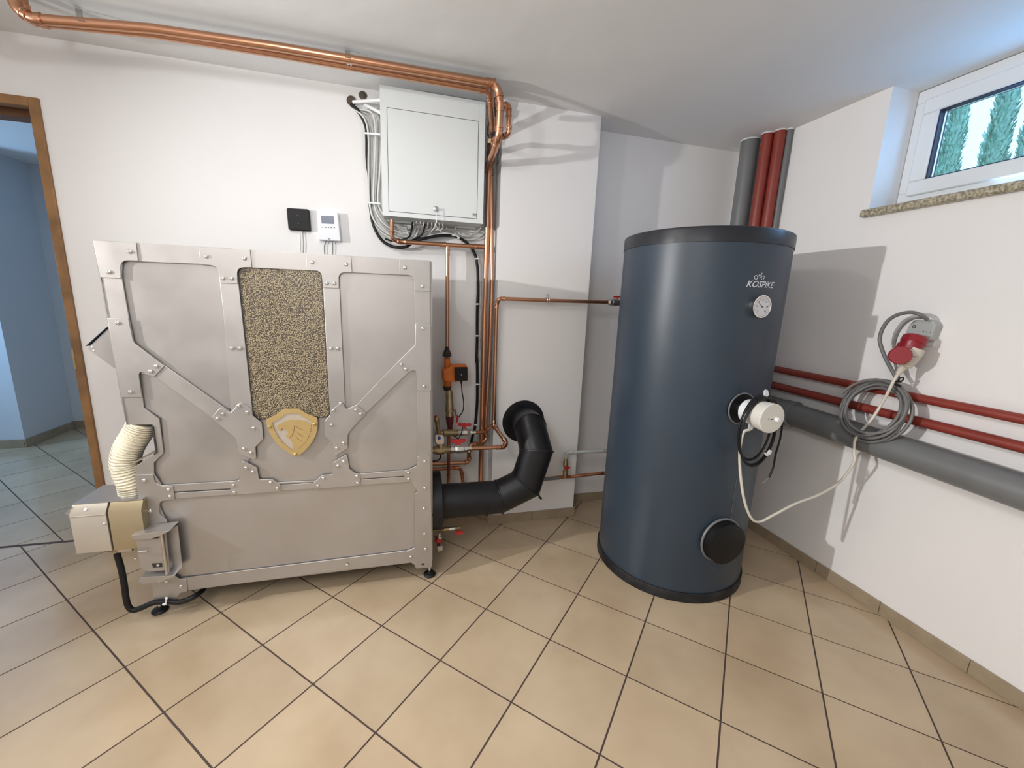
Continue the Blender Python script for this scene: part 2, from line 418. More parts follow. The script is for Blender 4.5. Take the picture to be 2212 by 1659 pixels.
# outdoors
struct('ground', box(2.66, 30, -14, 14, 1.2, 1.86), 'grass')
def thuja(x, y, z0, h, rad, label):
    t = thing('thuja_tree', label, 'tree', (x, y, z0), 'thujas outside the window')
    obj('trunk', tube([(x, y, z0), (x, y, z0+h*.9)], [.05, .01], 8), 'bark', t)
    V = []; F = []
    rnd = random.Random(int(abs(y)*100))
    for k in range(5200):
        s = rnd.random()**1.15; z = z0+.05+s*h; rr = rad*(1-s)**.42*(.6+.5*rnd.random()); a = rnd.random()*2*PI
        rr *= 1+.18*math.sin(a*3+z*9)
        c = Vector((x+rr*math.cos(a), y+rr*math.sin(a), z)); d = Vector((math.cos(a)*.5, math.sin(a)*.5, 1)).normalized()
        sd = d.cross(Vector((math.sin(a+rnd.random()), math.cos(a), .2))).normalized(); L = .05+.07*rnd.random(); W = .012+.012*rnd.random()
        o = len(V); V += [tuple(c-sd*W), tuple(c+sd*W), tuple(c+d*L*.6+sd*W*.8), tuple(c+d*L), tuple(c+d*L*.6-sd*W*.8)]; F.append((o, o+1, o+2, o+3, o+4))
    core = lathe([(.1, rad*.35), (h*.3, rad*.62), (h*.6, rad*.50), (h*.85, rad*.28), (h, .01)], (x, y, z0), (0, 0, 1), 10)
    V, F = joinp((V, F), core)
    obj('foliage', (V, F), 'leaf', t, kind='stuff', recalc=False)
    return t
TRP = [(10,4.3445,4.121),(10,3.7068,3.9645),(10,3.2442,3.9787),(10,2.8161,3.9851)]
for (q, h, rd, lb) in zip(TRP, (4.1, 4.1, 3.7, 4.1), (.20, .21, .22, .22), (
        'narrow thuja seen at the left edge of the window glass', 'tall pointed thuja in the middle of the window view',
        'thuja cut off by the right edge of the photograph behind the window', 'thuja outside, right of the photograph behind the window frame')):
    thuja(q[0], q[1], 1.86, h, rd, lb)

# ------------------------------------------------------------------ pellet boiler
YFACE = .25
boiler = thing('pellet_boiler', 'wide galvanised steel pellet boiler with bolted plates, sight window and gold crest', 'boiler', (-.36, .47, 0))
BX0, BX1, BZ0, BZ1 = -.965, .240, .082, 1.597
notch = [(BX0, .645), (-.955, .720), (-.868, .775), (-.872, .890), (BX0, .892)]
body = [(BX0, BZ0+.03), (BX1, BZ0+.03), (BX1, BZ1-.004), (BX0, BZ1-.004)] + [(BX0, .893), (-.868, .893), (-.865, .772), (-.955, .712), (BX0, .712)]
obj('casing', prism(body, YFACE+.0155, .66), 'steel', boiler)
# window opening outline in the face
WIN = [(-0.5116,0.25,1.5242),(-0.5176,0.25,1.519),(-0.2358,0.25,1.5267),(-0.2109,0.25,1.5046),(-0.2072,0.25,1.068),(-0.2097,0.25,0.9163),(-0.2247,0.25,0.8985),(-0.4436,0.25,0.8971),(-0.4956,0.25,0.8981),(-0.5143,0.25,0.922),(-0.5135,0.25,1.0716),(-0.5233,0.25,1.4925)]
WINP = fillet([(-0.5197,1.5237), (-0.2128,1.5279), (-0.2097,0.8979), (-0.4976,0.8982), (-0.5144,0.9257)], .028, [0, 1, 2])
def holed(outer, hole, y0, y1):
    """flat plate with one hole, bridged by a slit"""
    n, m = len(outer), len(hole)
    best = min(((Vector(a)-Vector(b)).length, i, j) for i, a in enumerate(outer) for j, b in enumerate(hole))
    _, i, j = best
    def area_s(p): return sum(p[k-1][0]*p[k][1]-p[k][0]*p[k-1][1] for k in range(len(p)))
    if area_s(outer)*area_s(hole) > 0: hole = hole[::-1]; j = m-1-j
    poly = outer[i:]+outer[:i+1]+hole[j:]+hole[:j+1]
    # front / back caps and side walls
    N = len(poly); V = [(q[0], y0, q[1]) for q in poly]+[(q[0], y1, q[1]) for q in poly]
    from mathutils.geometry import tessellate_polygon
    tris = tessellate_polygon([[Vector((q[0], q[1], 0)) for q in poly]])
    F = [tuple(t) for t in tris]+[tuple(k+N for k in reversed(t)) for t in tris]
    o, h = len(V), 0
    V2 = []; F2 = []
    for loop in (outer, hole):
        b = len(V)+len(V2); L = len(loop)
        V2 += [(q[0], y0, q[1]) for q in loop]+[(q[0], y1, q[1]) for q in loop]
        F2 += [(b+k, b+(k+1) % L, b+(k+1) % L+L, b+k+L) for k in range(L)]
    return V+V2, F+F2
def flat(name, poly, m, y0, t, par, rad=0, idx=None, bev=.0007, **k):
    p = fillet(poly, rad, idx) if rad else [tuple(q) for q in poly]
    o = obj(name, prism(p, y0, y0+t), m, par, angle=25, **k)
    return o
YP = YFACE+.0115     # recessed sheets
xm = -.36
# recessed sheet panels
pL = [(BX0+.02, .93), (BX0+.02, 1.58), (-.43, 1.58), (-0.5154,0.9402), (-0.6073,0.9431), (-0.8351,1.1084), (-0.8907,1.1526)]
obj('sheet_panel', prism([(BX0+.01, 1.585), (-0.5403,1.598), (-0.5793,0.9542), (-0.6481,0.9365), (-0.8281,1.1158), (-0.9514,1.1884)], YP, YP+.003), 'steel', boiler)
obj('sheet_panel', prism([(-0.9519,1.1848), (-0.8301,1.1121), (-0.6501,0.9326), (-0.5401,0.8474), (-0.5424,0.7307), (-0.5928,0.5891), (-0.8731,0.6006), (-0.8859,0.688), (-0.8569,0.7467), (-0.8459,0.916), (-0.8962,0.9523), (-0.9145,1.0542)], YP, YP+.003), 'steel', boiler)
obj('sheet_panel', prism([(-0.1753,1.5871), (0.1994,1.5895), (0.1972,1.1732), (-0.0763,0.9412), (-0.1825,0.9251)], YP, YP+.003), 'steel', boiler)
obj('sheet_panel', prism([(0.1994,1.1709), (0.1973,1.0633), (0.1997,0.5807), (-0.1884,0.5875), (-0.178,0.8272), (-0.0743,0.9363)], YP, YP+.003), 'steel', boiler)
obj('sheet_panel', prism([(-0.5142,0.8886), (-0.2168,0.8851), (-0.1868,0.8276), (-0.191,0.5799), (-0.5355,0.5883), (-0.5393,0.7969)], YP, YP+.003), 'steel', boiler)
obj('sheet_panel', prism([(-0.8963,0.5964), (0.1847,0.5682), (0.1922,0.1343), (-0.8886,0.1585), (-0.9263,0.4053)], YP, YP+.003), 'steel', boiler)
# level one: rails, stiles, braces
def rail(name, poly, **k): return obj(name, prism(poly, YFACE+.002, YFACE+.0078), 'steel2', boiler, bev=.0012, **k)
rail('top_rail', [(BX0, BZ1-.002), (-0.8973,1.5269), (-0.6401,1.5297), (-0.4792,1.526), (-0.232,1.5269), (0.1347,1.5286), (0.2278,1.5305), (BX1-.008, BZ1-.002)])
rail('left_stile', [(-0.9705,1.5235), (-0.8973,1.5269), (-0.907,1.4726), (-0.903,1.3142), (-0.899,1.2316), (-0.8998,1.0762), (-0.8965,1.0015), (-0.8968,0.9599), (-0.851,0.9123), (-0.8521,0.7665), (-0.8904,0.7267), (-0.895,0.6785), (-0.9589,0.6793), (-0.9555,0.7152), (-0.8732,0.7718), (-0.8762,0.8892), (-0.9591,0.8927), (-0.9639,1.0069), (-0.9661,1.077)])
rail('right_stile', [(0.139,1.528), (0.2278,1.5305), (0.2363,0.162), (0.1491,0.2082), (0.1701,0.5992), (0.169,1.0636), (0.1619,1.2372), (0.1622,1.5022)])
rail('window_post', [(-0.5875,1.4926), (-0.523,1.496), (-0.5141,0.9256), (-0.5677,0.8824), (-0.5949,0.9307), (-0.5854,1.339)])
rail('window_post', [(-0.2105,1.4965), (-0.1469,1.4997), (-0.1454,0.9832), (-0.1456,0.9529), (-0.2093,0.9066), (-0.2107,0.9848)])
rail('diagonal_brace', [(-0.8584,1.1708), (-0.8065,1.1305), (-0.6197,0.9555), (-0.5946,0.9339), (-0.5862,0.8739), (-0.6671,0.9113), (-0.8468,1.0863), (-0.891,1.0996)])
rail('diagonal_brace', [(0.1641,1.2281), (0.0793,1.1408), (-0.096,0.9515), (-0.134,0.9356), (-0.12,0.8394), (-0.0572,0.9112), (0.1406,1.1059), (0.1742,1.0987)])
rail('upper_mid_rail', [(-0.8736,0.6255), (-0.6006,0.6221), (-0.6104,0.5897), (-0.8772,0.5935)])
rail('upper_mid_rail', [(-0.4476,0.6034), (-0.2767,0.5982), (-0.2771,0.5916), (-0.4483,0.594)])
rail('upper_mid_rail', [(-0.1055,0.6174), (0.1702,0.6219), (0.17,0.5917), (-0.1064,0.5929)])
rail('lower_mid_rail', [(-0.8778,0.5877), (-0.6109,0.5837), (-0.6128,0.5613), (-0.881,0.5596)])
rail('lower_mid_rail', [(-0.4485,0.591), (-0.2772,0.588), (-0.2787,0.5603), (-0.4505,0.562)])
rail('lower_mid_rail', [(-0.1065,0.5887), (0.17,0.5873), (0.1697,0.5585), (-0.1075,0.5615)])
rail('bottom_rail', [(-0.8694,0.1822), (-0.6194,0.1849), (0.1127,0.1909), (0.1495,0.2036), (0.1364,0.1221), (-0.2728,0.1267), (-0.8324,0.1181), (-0.8597,0.1158)])
rail('lower_left_stile', [(-0.9586,0.6813), (-0.895,0.6785), (-0.8736,0.6255), (-0.8923,0.5313), (-0.8731,0.4526), (-0.8723,0.2025), (-0.8595,0.118), (-0.9585,0.152)])
# level two: gusset plates with rounded inner corners
YG = YFACE-.0030
def gusset(poly, rad=.012, idx=None, **k):
    return obj('gusset_plate', prism(fillet(poly, rad, idx), YG, YG+.0049), 'steel2', boiler, bev=.0010, **k)
gusset([(-0.9754,1.5935), (-0.8449,1.5947), (-0.8455,1.53), (-0.9013,1.5286), (-0.9076,1.4625), (-0.9701,1.4634)], .05, [3])
gusset([(-0.6447,1.5919), (-0.4698,1.5958), (-0.4687,1.5273), (-0.5213,1.5236), (-0.5239,1.4622), (-0.5834,1.4611), (-0.5869,1.5269), (-0.644,1.5278)], .040, [3, 6])
gusset([(-0.2689,1.5923), (-0.0959,1.5921), (-0.0944,1.5278), (-0.147,1.525), (-0.1486,1.4605), (-0.2108,1.4598), (-0.212,1.528), (-0.2688,1.5265)], .032, [3, 6])
gusset([(0.0998,1.594), (0.2279,1.5955), (0.2285,1.4641), (0.1631,1.4635), (0.1625,1.5292), (0.1,1.5289)], .035, [4])
gusset([(-0.9685,1.3142), (-0.9036,1.3142), (-0.8977,1.2227), (-0.8065,1.1305), (-0.8468,1.0863), (-0.8956,1.1162), (-0.8961,1.0053), (-0.9639,1.0069)], .035, [2, 5])
gusset([(0.1649,1.3206), (0.2313,1.3222), (0.2331,1.01), (0.1689,1.0122), (0.1653,1.1128), (0.1294,1.099), (0.0793,1.1408), (0.1627,1.2235)], .018, [4, 7])
gusset([(-0.6297,0.9557), (-0.5951,0.9287), (-0.5553,0.9775), (-0.5145,0.9434), (-0.5131,0.9166), (-0.4815,0.8819), (-0.4807,0.8113), (-0.5142,0.7754), (-0.5149,0.7111), (-0.5801,0.7499), (-0.5825,0.8165), (-0.6671,0.9113)], .012)
gusset([(-0.5714,0.7199), (-0.5144,0.6799), (-0.5115,0.6236), (-0.4608,0.6217), (-0.4285,0.5949), (-0.4293,0.5609), (-0.6269,0.5609), (-0.6251,0.6219), (-0.5861,0.6273)], .012, [0, 1, 2, 4, 8])
gusset([(-0.1545,0.97), (-0.1437,0.9345), (-0.1253,0.9354), (-0.096,0.9515), (-0.0572,0.9112), (-0.1199,0.8419), (-0.1388,0.8155), (-0.1422,0.7495), (-0.2031,0.7088), (-0.2043,0.779), (-0.2364,0.8103), (-0.233,0.8785), (-0.2092,0.9091), (-0.2053,0.9268)], .010)
gusset([(-0.146,0.7214), (-0.1385,0.6483), (-0.1122,0.6231), (-0.0926,0.6201), (-0.0927,0.5613), (-0.2941,0.5601), (-0.2946,0.5909), (-0.2556,0.6252), (-0.2127,0.6255), (-0.2073,0.6838)], .010)
gusset([(-0.9589,0.6793), (-0.8959,0.6786), (-0.895,0.6417), (-0.8681,0.623), (-0.8329,0.6188), (-0.8326,0.5605), (-0.8891,0.557), (-0.8939,0.4968), (-0.8712,0.4696), (-0.8729,0.4483), (-0.9591,0.4452)], .022, [2, 3, 6, 7])
gusset([(-0.9569,0.2), (-0.8737,0.2049), (-0.8554,0.1822), (-0.8305,0.1762), (-0.8325,0.1172), (-0.8616,0.1139), (-0.8797,0.0799), (-0.9625,0.0882)], .012, [5])
gusset([(0.1683,0.6905), (0.228,0.691), (0.2374,0.0826), (0.1546,0.0881), (0.1498,0.1081), (0.1302,0.1258), (0.1088,0.1282), (0.1096,0.1878), (0.1507,0.2034), (0.1552,0.4957), (0.1673,0.5111), (0.1351,0.5617), (0.106,0.5783), (0.1065,0.617), (0.1665,0.6416)], .012)
# left stile return edge and notch lining
obj('side_flange', prism([(-0.9776,1.5933), (-0.9743,1.5936), (-0.9702,1.4627), (-0.9591,0.8927), (-0.9615,0.8928), (-0.9666,1.0069), (-0.9736,1.4625)], YFACE-.001, YFACE+.02), 'chrome', boiler)
obj('notch_lining', joinp(prism([(-0.9589,0.7254), (-0.8728,0.7757), (-0.875,0.7838), (-0.9628,0.7316)], YFACE+.004, .50), prism([(-0.8781,0.8893), (-0.8762,0.8892), (-0.8732,0.7718), (-0.8775,0.776)], YFACE+.004, .50)), 'chrome', boiler)
obj('notch_trim', joinp(prism([(-0.8775,0.8862), (-0.8724,0.884), (-0.8717,0.7717), (-0.8838,0.7624), (-0.8849,0.7665), (-0.8777,0.774)], YFACE-.002, YFACE+.004)), 'dark', boiler)
# sight window
obj('window_reveal', holed(fillet([(q[0]+(q[0]-xm)*.03, q[1]) for q in [(-0.5243,1.5259), (-0.208,1.5306), (-0.2073,0.894), (-0.4998,0.8946), (-0.5173,0.9244)]], .03, [0, 1, 2]), WINP, YFACE+.0072, YFACE+.0078), 'dark', boiler)
obj('sight_glass', prism(WINP, YFACE+.0045, YFACE+.0055), 'glass2', boiler)
obj('hopper_back', prism(WINP, YFACE+.0098, YFACE+.0104), 'pdark', boiler)
# pellets
def inside(p, poly):
    c = False; j = len(poly)-1
    for i in range(len(poly)):
        a, b = poly[i], poly[j]
        if (a[1] > p[1]) != (b[1] > p[1]) and p[0] < (b[0]-a[0])*(p[1]-a[1])/(b[1]-a[1])+a[0]: c = not c
        j = i
    return c
wx0, wx1 = min(q[0] for q in WINP), max(q[0] for q in WINP); wz0, wz1 = min(q[1] for q in WINP), max(q[1] for q in WINP)
V = []; F = []; rnd = random.Random(3)
gx = .0056
nx, nz = int((wx1-wx0)/gx), int((wz1-wz0)/gx)
for a in range(nx+1):
    for b in range(nz+1):
        x = wx0+(a+.5*(b % 2))*gx+rnd.gauss(0, .0013); z = wz0+b*gx+rnd.gauss(0, .0013)
        if not inside((x, z), WINP) or not inside((x+.004, z), WINP) or not inside((x-.004, z), WINP) or rnd.random() < .10: continue
        ang = rnd.uniform(0, PI); L = rnd.choice((.0024, .0028, .0034, .0050)); r = rnd.uniform(.0021, .0027); yc = YFACE+.0085+rnd.uniform(-.0006, .0008)
        dx, dz = math.cos(ang), math.sin(ang)
        # squashed capsule: ring of eight points plus a crown
        o = len(V)
        for k in range(8):
            t = 2*PI*k/8; px_ = math.cos(t)*L; pz_ = math.sin(t)*r
            V.append((x+px_*dx-pz_*dz, yc+.0012, z+px_*dz+pz_*dx))
        for k in range(8):
            t = 2*PI*k/8; px_ = math.cos(t)*L*.62; pz_ = math.sin(t)*r*.62
            V.append((x+px_*dx-pz_*dz, yc-.0016, z+px_*dz+pz_*dx))
        F += [(o+k, o+(k+1) % 8, o+8+(k+1) % 8, o+8+k) for k in range(8)]; F.append(tuple(o+8+k for k in range(8)))
pel = obj('wood_pellets', (V, F), 'pellet', None, kind='stuff', recalc=False, angle=70)
tag(pel, 'mass of tan wood pellets filling the sight window of the steel boiler', 'pellets')
# screws
SCR = [(-0.867,0.25,1.5611),(-0.9408,0.25,1.4841),(-0.6217,0.25,1.56),(-0.491,0.25,1.5606),(-0.5728,0.25,1.48),(-0.5432,0.25,1.4805),(-0.9377,0.25,1.2967),(-0.8336,0.25,1.1299),(-0.854,0.25,1.1097),(-0.5653,0.25,1.204),(-0.5372,0.25,1.2039),(-0.2465,0.25,1.5604),(-0.1169,0.25,1.5592),(-0.1947,0.25,1.4789),(-0.1658,0.25,1.4795),(0.1216,0.25,1.5596),(0.1958,0.25,1.4844),(0.1965,0.25,1.2989),(0.1002,0.25,1.1344),(0.1207,0.25,1.1139),(-0.1915,0.25,1.2056),(-0.1644,0.25,1.2054),(-0.9304,0.25,1.0281),(-0.5618,0.25,0.9605),(-0.5327,0.25,0.9311),(-0.6229,0.25,0.9269),(-0.6437,0.25,0.9084),(-0.514,0.25,0.8598),(-0.5579,0.25,0.7699),(-0.5324,0.25,0.7508),(-0.5569,0.25,0.6821),(-0.5326,0.25,0.6619),(-0.4669,0.25,0.6082),(-0.4427,0.25,0.5762),(-0.6118,0.25,0.6058),(-0.6112,0.25,0.5721),(-0.8497,0.25,0.6065),(-0.8482,0.25,0.5746),(-0.9287,0.25,0.6547),(-0.9248,0.25,0.5173),(-0.1627,0.25,0.9601),(-0.1922,0.25,0.9302),(-0.0999,0.25,0.9273),(-0.0797,0.25,0.908),(-0.2053,0.25,0.8618),(-0.16,0.25,0.7741),(-0.1884,0.25,0.7516),(-0.1614,0.25,0.6853),(-0.1868,0.25,0.6661),(-0.251,0.25,0.6105),(-0.2757,0.25,0.5755),(-0.1067,0.25,0.6091),(-0.1056,0.25,0.576),(0.2009,0.25,1.033),(0.2026,0.25,0.6616),(0.1255,0.25,0.6096),(0.1256,0.25,0.5772),(0.2014,0.25,0.5235),(0.1984,0.25,0.4151),(0.1998,0.25,0.2768),(0.2041,0.25,0.1917),(-0.1676,0.25,0.1555),(0.1312,0.25,0.1575),(-0.931,0.25,0.1842),(-0.9041,0.25,0.1778),(-0.8536,0.25,0.1485)]
sg = lathe([(0, .0080), (.0022, .0078), (.0045, .0063), (.0056, .0042), (.0058, .0034), (.0040, .0030), (.0038, .0005)], (0, 0, 0), (0, -1, 0), 14)
sme = mesh_of('screw', sg, 'chrome', angle=60)
for q in SCR: put('screw', sme, boiler, (q[0], YG-.0003, q[2]))
obj('slot', prism(fillet([(0.1834,0.1141), (0.1984,0.1119), (0.1983,0.1019), (0.1833,0.1041)], .004), YG-.0006, YG+.001), 'dark', boiler)
# crest
crest_o = [(-0.3942,0.9437),(-0.3306,0.943),(-0.3233,0.9348),(-0.3062,0.921),(-0.2848,0.9096),(-0.2625,0.899),(-0.2606,0.8791),(-0.2626,0.8503),(-0.2714,0.8198),(-0.2857,0.7913),(-0.3038,0.7666),(-0.3241,0.7457),(-0.3441,0.7285),(-0.3531,0.7236),(-0.3648,0.7262),(-0.3827,0.7401),(-0.4091,0.7653),(-0.4317,0.7953),(-0.4465,0.8229),(-0.4569,0.8482),(-0.4618,0.873),(-0.4623,0.8984),(-0.445,0.9083),(-0.4231,0.9197),(-0.4072,0.9314)]
crest_i = [(-0.3851,0.9202),(-0.3389,0.9204),(-0.3297,0.9183),(-0.3195,0.9064),(-0.303,0.8933),(-0.2857,0.8801),(-0.2856,0.8657),(-0.2937,0.8336),(-0.3063,0.807),(-0.3254,0.777),(-0.3472,0.7563),(-0.3664,0.751),(-0.3871,0.7695),(-0.4073,0.7923),(-0.4223,0.8199),(-0.4327,0.8471),(-0.4381,0.8668),(-0.4399,0.8844),(-0.4235,0.8917),(-0.4061,0.9025),(-0.3931,0.9143)]
obj('crest_ring', holed(crest_o, crest_i, YG-.0045, YG-.001), 'gold', boiler, label='gold shield-shaped crest border')
obj('crest_ground', prism([((q[0]-xm)*.99+xm, q[1]) for q in crest_i], YG-.0012, YG-.0008), 'crest', boiler)
head = [(-0.422,0.8696),(-0.4077,0.8779),(-0.3918,0.8878),(-0.373,0.8933),(-0.3545,0.8935),(-0.3297,0.8917),(-0.3114,0.8847),(-0.2962,0.8752),(-0.2863,0.8685),(-0.2855,0.8621),(-0.2923,0.8317),(-0.3064,0.806),(-0.3255,0.7761),(-0.3456,0.7562),(-0.364,0.7518),(-0.3652,0.7701),(-0.3687,0.7884),(-0.3756,0.8032),(-0.3799,0.8088),(-0.3902,0.8174),(-0.3921,0.8238),(-0.3835,0.8261),(-0.3822,0.8341),(-0.3854,0.8432),(-0.3911,0.8506),(-0.4002,0.8536),(-0.4064,0.8512),(-0.4076,0.8451),(-0.4145,0.8445),(-0.4202,0.8518)]
obj('crest_head', prism(head, YG-.0038, YG-.0009), 'gold', boiler, label='gold animal head cut out inside the crest')
lines = [[(-0.3171,0.2435,0.8425),(-0.3323,0.2435,0.85),(-0.3554,0.2435,0.8662),(-0.3565,0.2435,0.8547),(-0.3594,0.2435,0.8387),(-0.3666,0.2435,0.823),(-0.3799,0.2435,0.8096)], [(-0.3434,0.2435,0.8344),(-0.3399,0.2435,0.828),(-0.3235,0.2435,0.8145)], [(-0.3483,0.2435,0.8122),(-0.3444,0.2435,0.8057),(-0.331,0.2435,0.7927)], [(-0.4058,0.2435,0.848),(-0.4062,0.2435,0.8533),(-0.4016,0.2435,0.854)]]
obj('engraving', joinp(*[tube([(p[0], YG-.0038, p[2]) for p in l], .0009, 5) for l in lines]), 'wood2', boiler)
dashes = [(-0.2863,0.2435,0.866),(-0.2886,0.2435,0.8517),(-0.2902,0.2435,0.8409),(-0.2944,0.2435,0.8276),(-0.299,0.2435,0.8161),(-0.3043,0.2435,0.8045),(-0.3104,0.2435,0.7949),(-0.3181,0.2435,0.7853),(-0.3273,0.2435,0.7758),(-0.3357,0.2435,0.7662),(-0.3441,0.2435,0.7585)]
obj('engraving', joinp(*[tube([Vector((dashes[k][0], YG-.0042, dashes[k][2])), Vector((dashes[k][0], YG-.0042, dashes[k][2])).lerp(Vector((dashes[k+1][0], YG-.0042, dashes[k+1][2])), .6)], .0011, 5) for k in range(len(dashes)-1)]), 'wood2', boiler)
gme = mesh_of('screw', sg, 'gold', angle=60)
for q in [(-0.4514,0.25,0.8652),(-0.2744,0.25,0.8689),(-0.358,0.25,0.7345)]: put('screw', gme, boiler, (q[0], YG-.0045, q[2]))
# hopper lid wing on the left, behind the face
obj('hopper_wing', prism([(-1.0109,1.2769),(-1.0984,1.1884),(-1.0093,1.0994)], .33, .50), 'steel', boiler, bev=.002)
obj('hopper_lid', prism([(-1.0104,1.2805),(-1.0158,1.2739),(-1.0957,1.1976),(-1.0969,1.1994),(-1.0197,1.2738)], .325, .51), 'gasket', boiler)
for q in [(-1.0806,0.33,1.1951),(-1.0767,0.33,1.1802)]: put('screw', mesh_of('rivet', lathe([(0, .004), (.002, .003)], (0, 0, 0), (0, -1, 0), 10), 'logo'), boiler, (q[0], .33, q[2]))
# ash door hinge bracket at the lower left
br = obj('hinge_bracket', joinp(
    prism(fillet([(-0.9582,0.4444),(-0.8731,0.4394),(-0.8732,0.2696),(-0.934,0.2735),(-0.9595,0.2939),(-0.9548,0.3642)], .006), .190, .193),
    prism(fillet([(-0.8668,0.432),(-0.8238,0.4512),(-0.828,0.2445),(-0.8731,0.2273)], .004), .224, .227),
    prism(fillet([(-0.9642,0.4514),(-0.9346,0.4553),(-0.8235,0.4606),(-0.8377,0.4524),(-0.8678,0.4381),(-0.9001,0.4308),(-0.9495,0.4334)], .004), .170, .245),
    prism(fillet([(-0.9648,0.2377),(-0.9545,0.2586),(-0.8849,0.2543),(-0.8264,0.2492),(-0.8644,0.2354),(-0.8814,0.228),(-0.9486,0.228)], .004), .175, .245)), 'steel2', boiler, bev=.0008)
obj('hinge_rod', tube([(-0.8611,0.178,0.4485),(-0.8618,0.178,0.2554)], .0052, 10), 'nickel', br)
obj('hinge_rod', tube([(-0.8624,0.205,0.4394),(-0.8661,0.205,0.2514)], .0046, 10), 'steel2', br)
for p in ([(-0.9129,0.4414),(-0.8771,0.4399),(-0.8774,0.4204),(-0.9121,0.4222)], [(-0.9144,0.3083),(-0.8796,0.3058),(-0.8801,0.2874),(-0.9128,0.2897)]):
    obj('slot', prism(p, .1885, .190), 'dark', br)
for q in [(-0.892,0.189,0.4318),(-0.8932,0.189,0.2984)]:
    obj('nut', lathe([(0, .0062), (.003, .0062), (.005, .004), (.0035, .0015)], (q[0], .1888, q[2]), (0, -1, 0), 6), 'chrome', br)
obj('latch_pin', tube([(-0.9467,0.175,0.375),(-0.9146,0.175,0.376)], .0045, 10), 'nickel', br)
obj('bracket_strip', prism([(-0.9564,0.4998),(-0.9502,0.508),(-0.95,0.4991),(-0.9732,0.4446),(-0.977,0.4389)], .225, .255), 'upvc', boiler)
obj('side_screw', lathe([(0, .006), (.004, .0055), (.006, .003)], (-0.9777,0.21,0.4268), (-1, -.3, 0), 10), 'chrome', boiler)
obj('side_screw', lathe([(0, .006), (.004, .0055), (.006, .003)], (-0.9777,0.21,0.3259), (-1, -.3, 0), 10), 'chrome', boiler)
# feet
for (fx, fy) in ((.227, .305), (-.972, .300), (.20, .62), (-.93, .62)):
    f = obj('foot', lathe([(0, .030), (.006, .032), (.012, .028), (.018, .012), (.022, .010)], (fx, fy, 0), (0, 0, 1), 22), 'rubber', boiler)
    obj('stem', lathe([(.018, .006), (.10, .006)], (fx, fy, 0), (0, 0, 1), 12), 'chrome', f)
obj('under_tray', box(-.93, .215, .30, .60, .095, .115), 'dark', boiler)
# flue collar on the boiler's right side
obj('flue_collar', lathe([(0, .155), (.052, .155), (.056, .150), (.056, .09)], (.238, .42, .365), (1, 0, 0), 40), 'flue', boiler)

# pellet burner
burner = thing('pellet_burner', 'cream and brass-tinted steel burner box on the left end of the boiler', 'burner', (-1.05, .36, .38))
prof = [(.200, .378), (.200, .546), (.222, .579), (.40, .579), (.40, .378)]
def along_x(prof, x0, x1):
    n = len(prof); V = [(x0, a, b) for a, b in prof]+[(x1, a, b) for a, b in prof]
    return V, [tuple(range(n)), tuple(range(2*n-1, n-1, -1))]+[(i, i+n, (i+1) % n+n, (i+1) % n) for i in range(n)]
obj('top_plate', box(-1.165, -.934, .224, .40, .5792, .5812), 'steel', burner)
obj('end_cover', along_x(prof, -1.165, -1.0475), 'cream', burner, bev=.0015)
obj('housing', along_x([(a+.002, b-.001) for a, b in prof], -1.042, -.93), 'brass_sheet', burner, bev=.0012)
obj('seam_strip', joinp(box(-1.165, -1.049, .1985, .201, .536, .541)), 'cream', burner, bev=.001)
obj('side_fin', prism([(-1.1861,0.5507),(-1.1609,0.5749),(-1.1711,0.5368)], .212, .218), 'steel', burner)
obj('cover_knob', lathe([(0, .006), (.004, .006), (.006, .003)], (-1.115, .211, .562), (0, -.83, .55), 12), 'whitep', burner)
obj('cover_screw', lathe([(0, .005), (.003, .005), (.005, .003)], (-1.0555,0.2,0.4997), (0, -1, 0), 12), 'chrome', burner)
obj('cable_gland', joinp(box(-1.035, -.985, .205, .30, .362, .379)), 'nickel', burner, bev=.003)
obj('hose_socket', lathe([(0, .052), (.006, .052), (.008, .047), (.030, .047)], (-1.000, .300, .578), (0, 0, 1), 28), 'nickel', burner)
# spiral hose
hc = smooth([(-1.0, .300, .585)]+[(-1.0004,0.3,0.6176),(-1.0088,0.3,0.6635),(-1.0137,0.3,0.7086),(-1.0057,0.3,0.7523),(-0.9882,0.3,0.7923),(-0.9597,0.3,0.8374),(-0.9406,0.3,0.8712),(-0.9327,0.3,0.8896)], 22)
hn = len(hc)
hose = thing('spiral_hose', 'cream ribbed flexible pellet hose arching from boiler notch to burner top', 'hose', (-1.0, .30, .58))
obj('hose_wall', tube(hc, [.0475+.0030*math.cos(2*PI*k/(hn/27)) for k in range(hn)], 24), 'hose', hose, angle=80)
acc = 0
for k in range(3, hn-1, 6):
    d = hc[k+1]-hc[k-1]
    obj('rib', ring_shape(hc[k], d, .0498, .0020, 26, 6), 'hose2', hose)
# burner power cable
cab = obj('power_cable', tube(smooth([(-1.058,0.24,0.3387),(-1.0523,0.24,0.2688),(-1.0511,0.24,0.1961),(-1.0528,0.24,0.1315),(-1.0497,0.24,0.0871),(-1.0349,0.24,0.0646),(-1.0052,0.24,0.0704),(-0.9577,0.24,0.0879),(-0.9086,0.24,0.0857),(-0.8595,0.24,0.0754),(-0.8106,0.24,0.0907),(-0.8021,0.3,0.0744),(-0.8229,0.4,0.0445)], 8), .0115, 12), 'rubber')
tag(cab, 'thick black cable hanging from the burner and running under the boiler', 'cable')
tie = obj('cable_tie', joinp(tube([(-0.9008,0.226,0.1125),(-0.9052,0.226,0.0933),(-0.912,0.226,0.0789)], .003, 6), ball((-0.9014,0.226,0.1126), .006), ball((-0.911,0.224,0.0857), .007, s=(1.3, .6, .8))), 'whitep')
tag(tie, 'white cable tie holding the black cable at the boiler foot', 'cable tie')

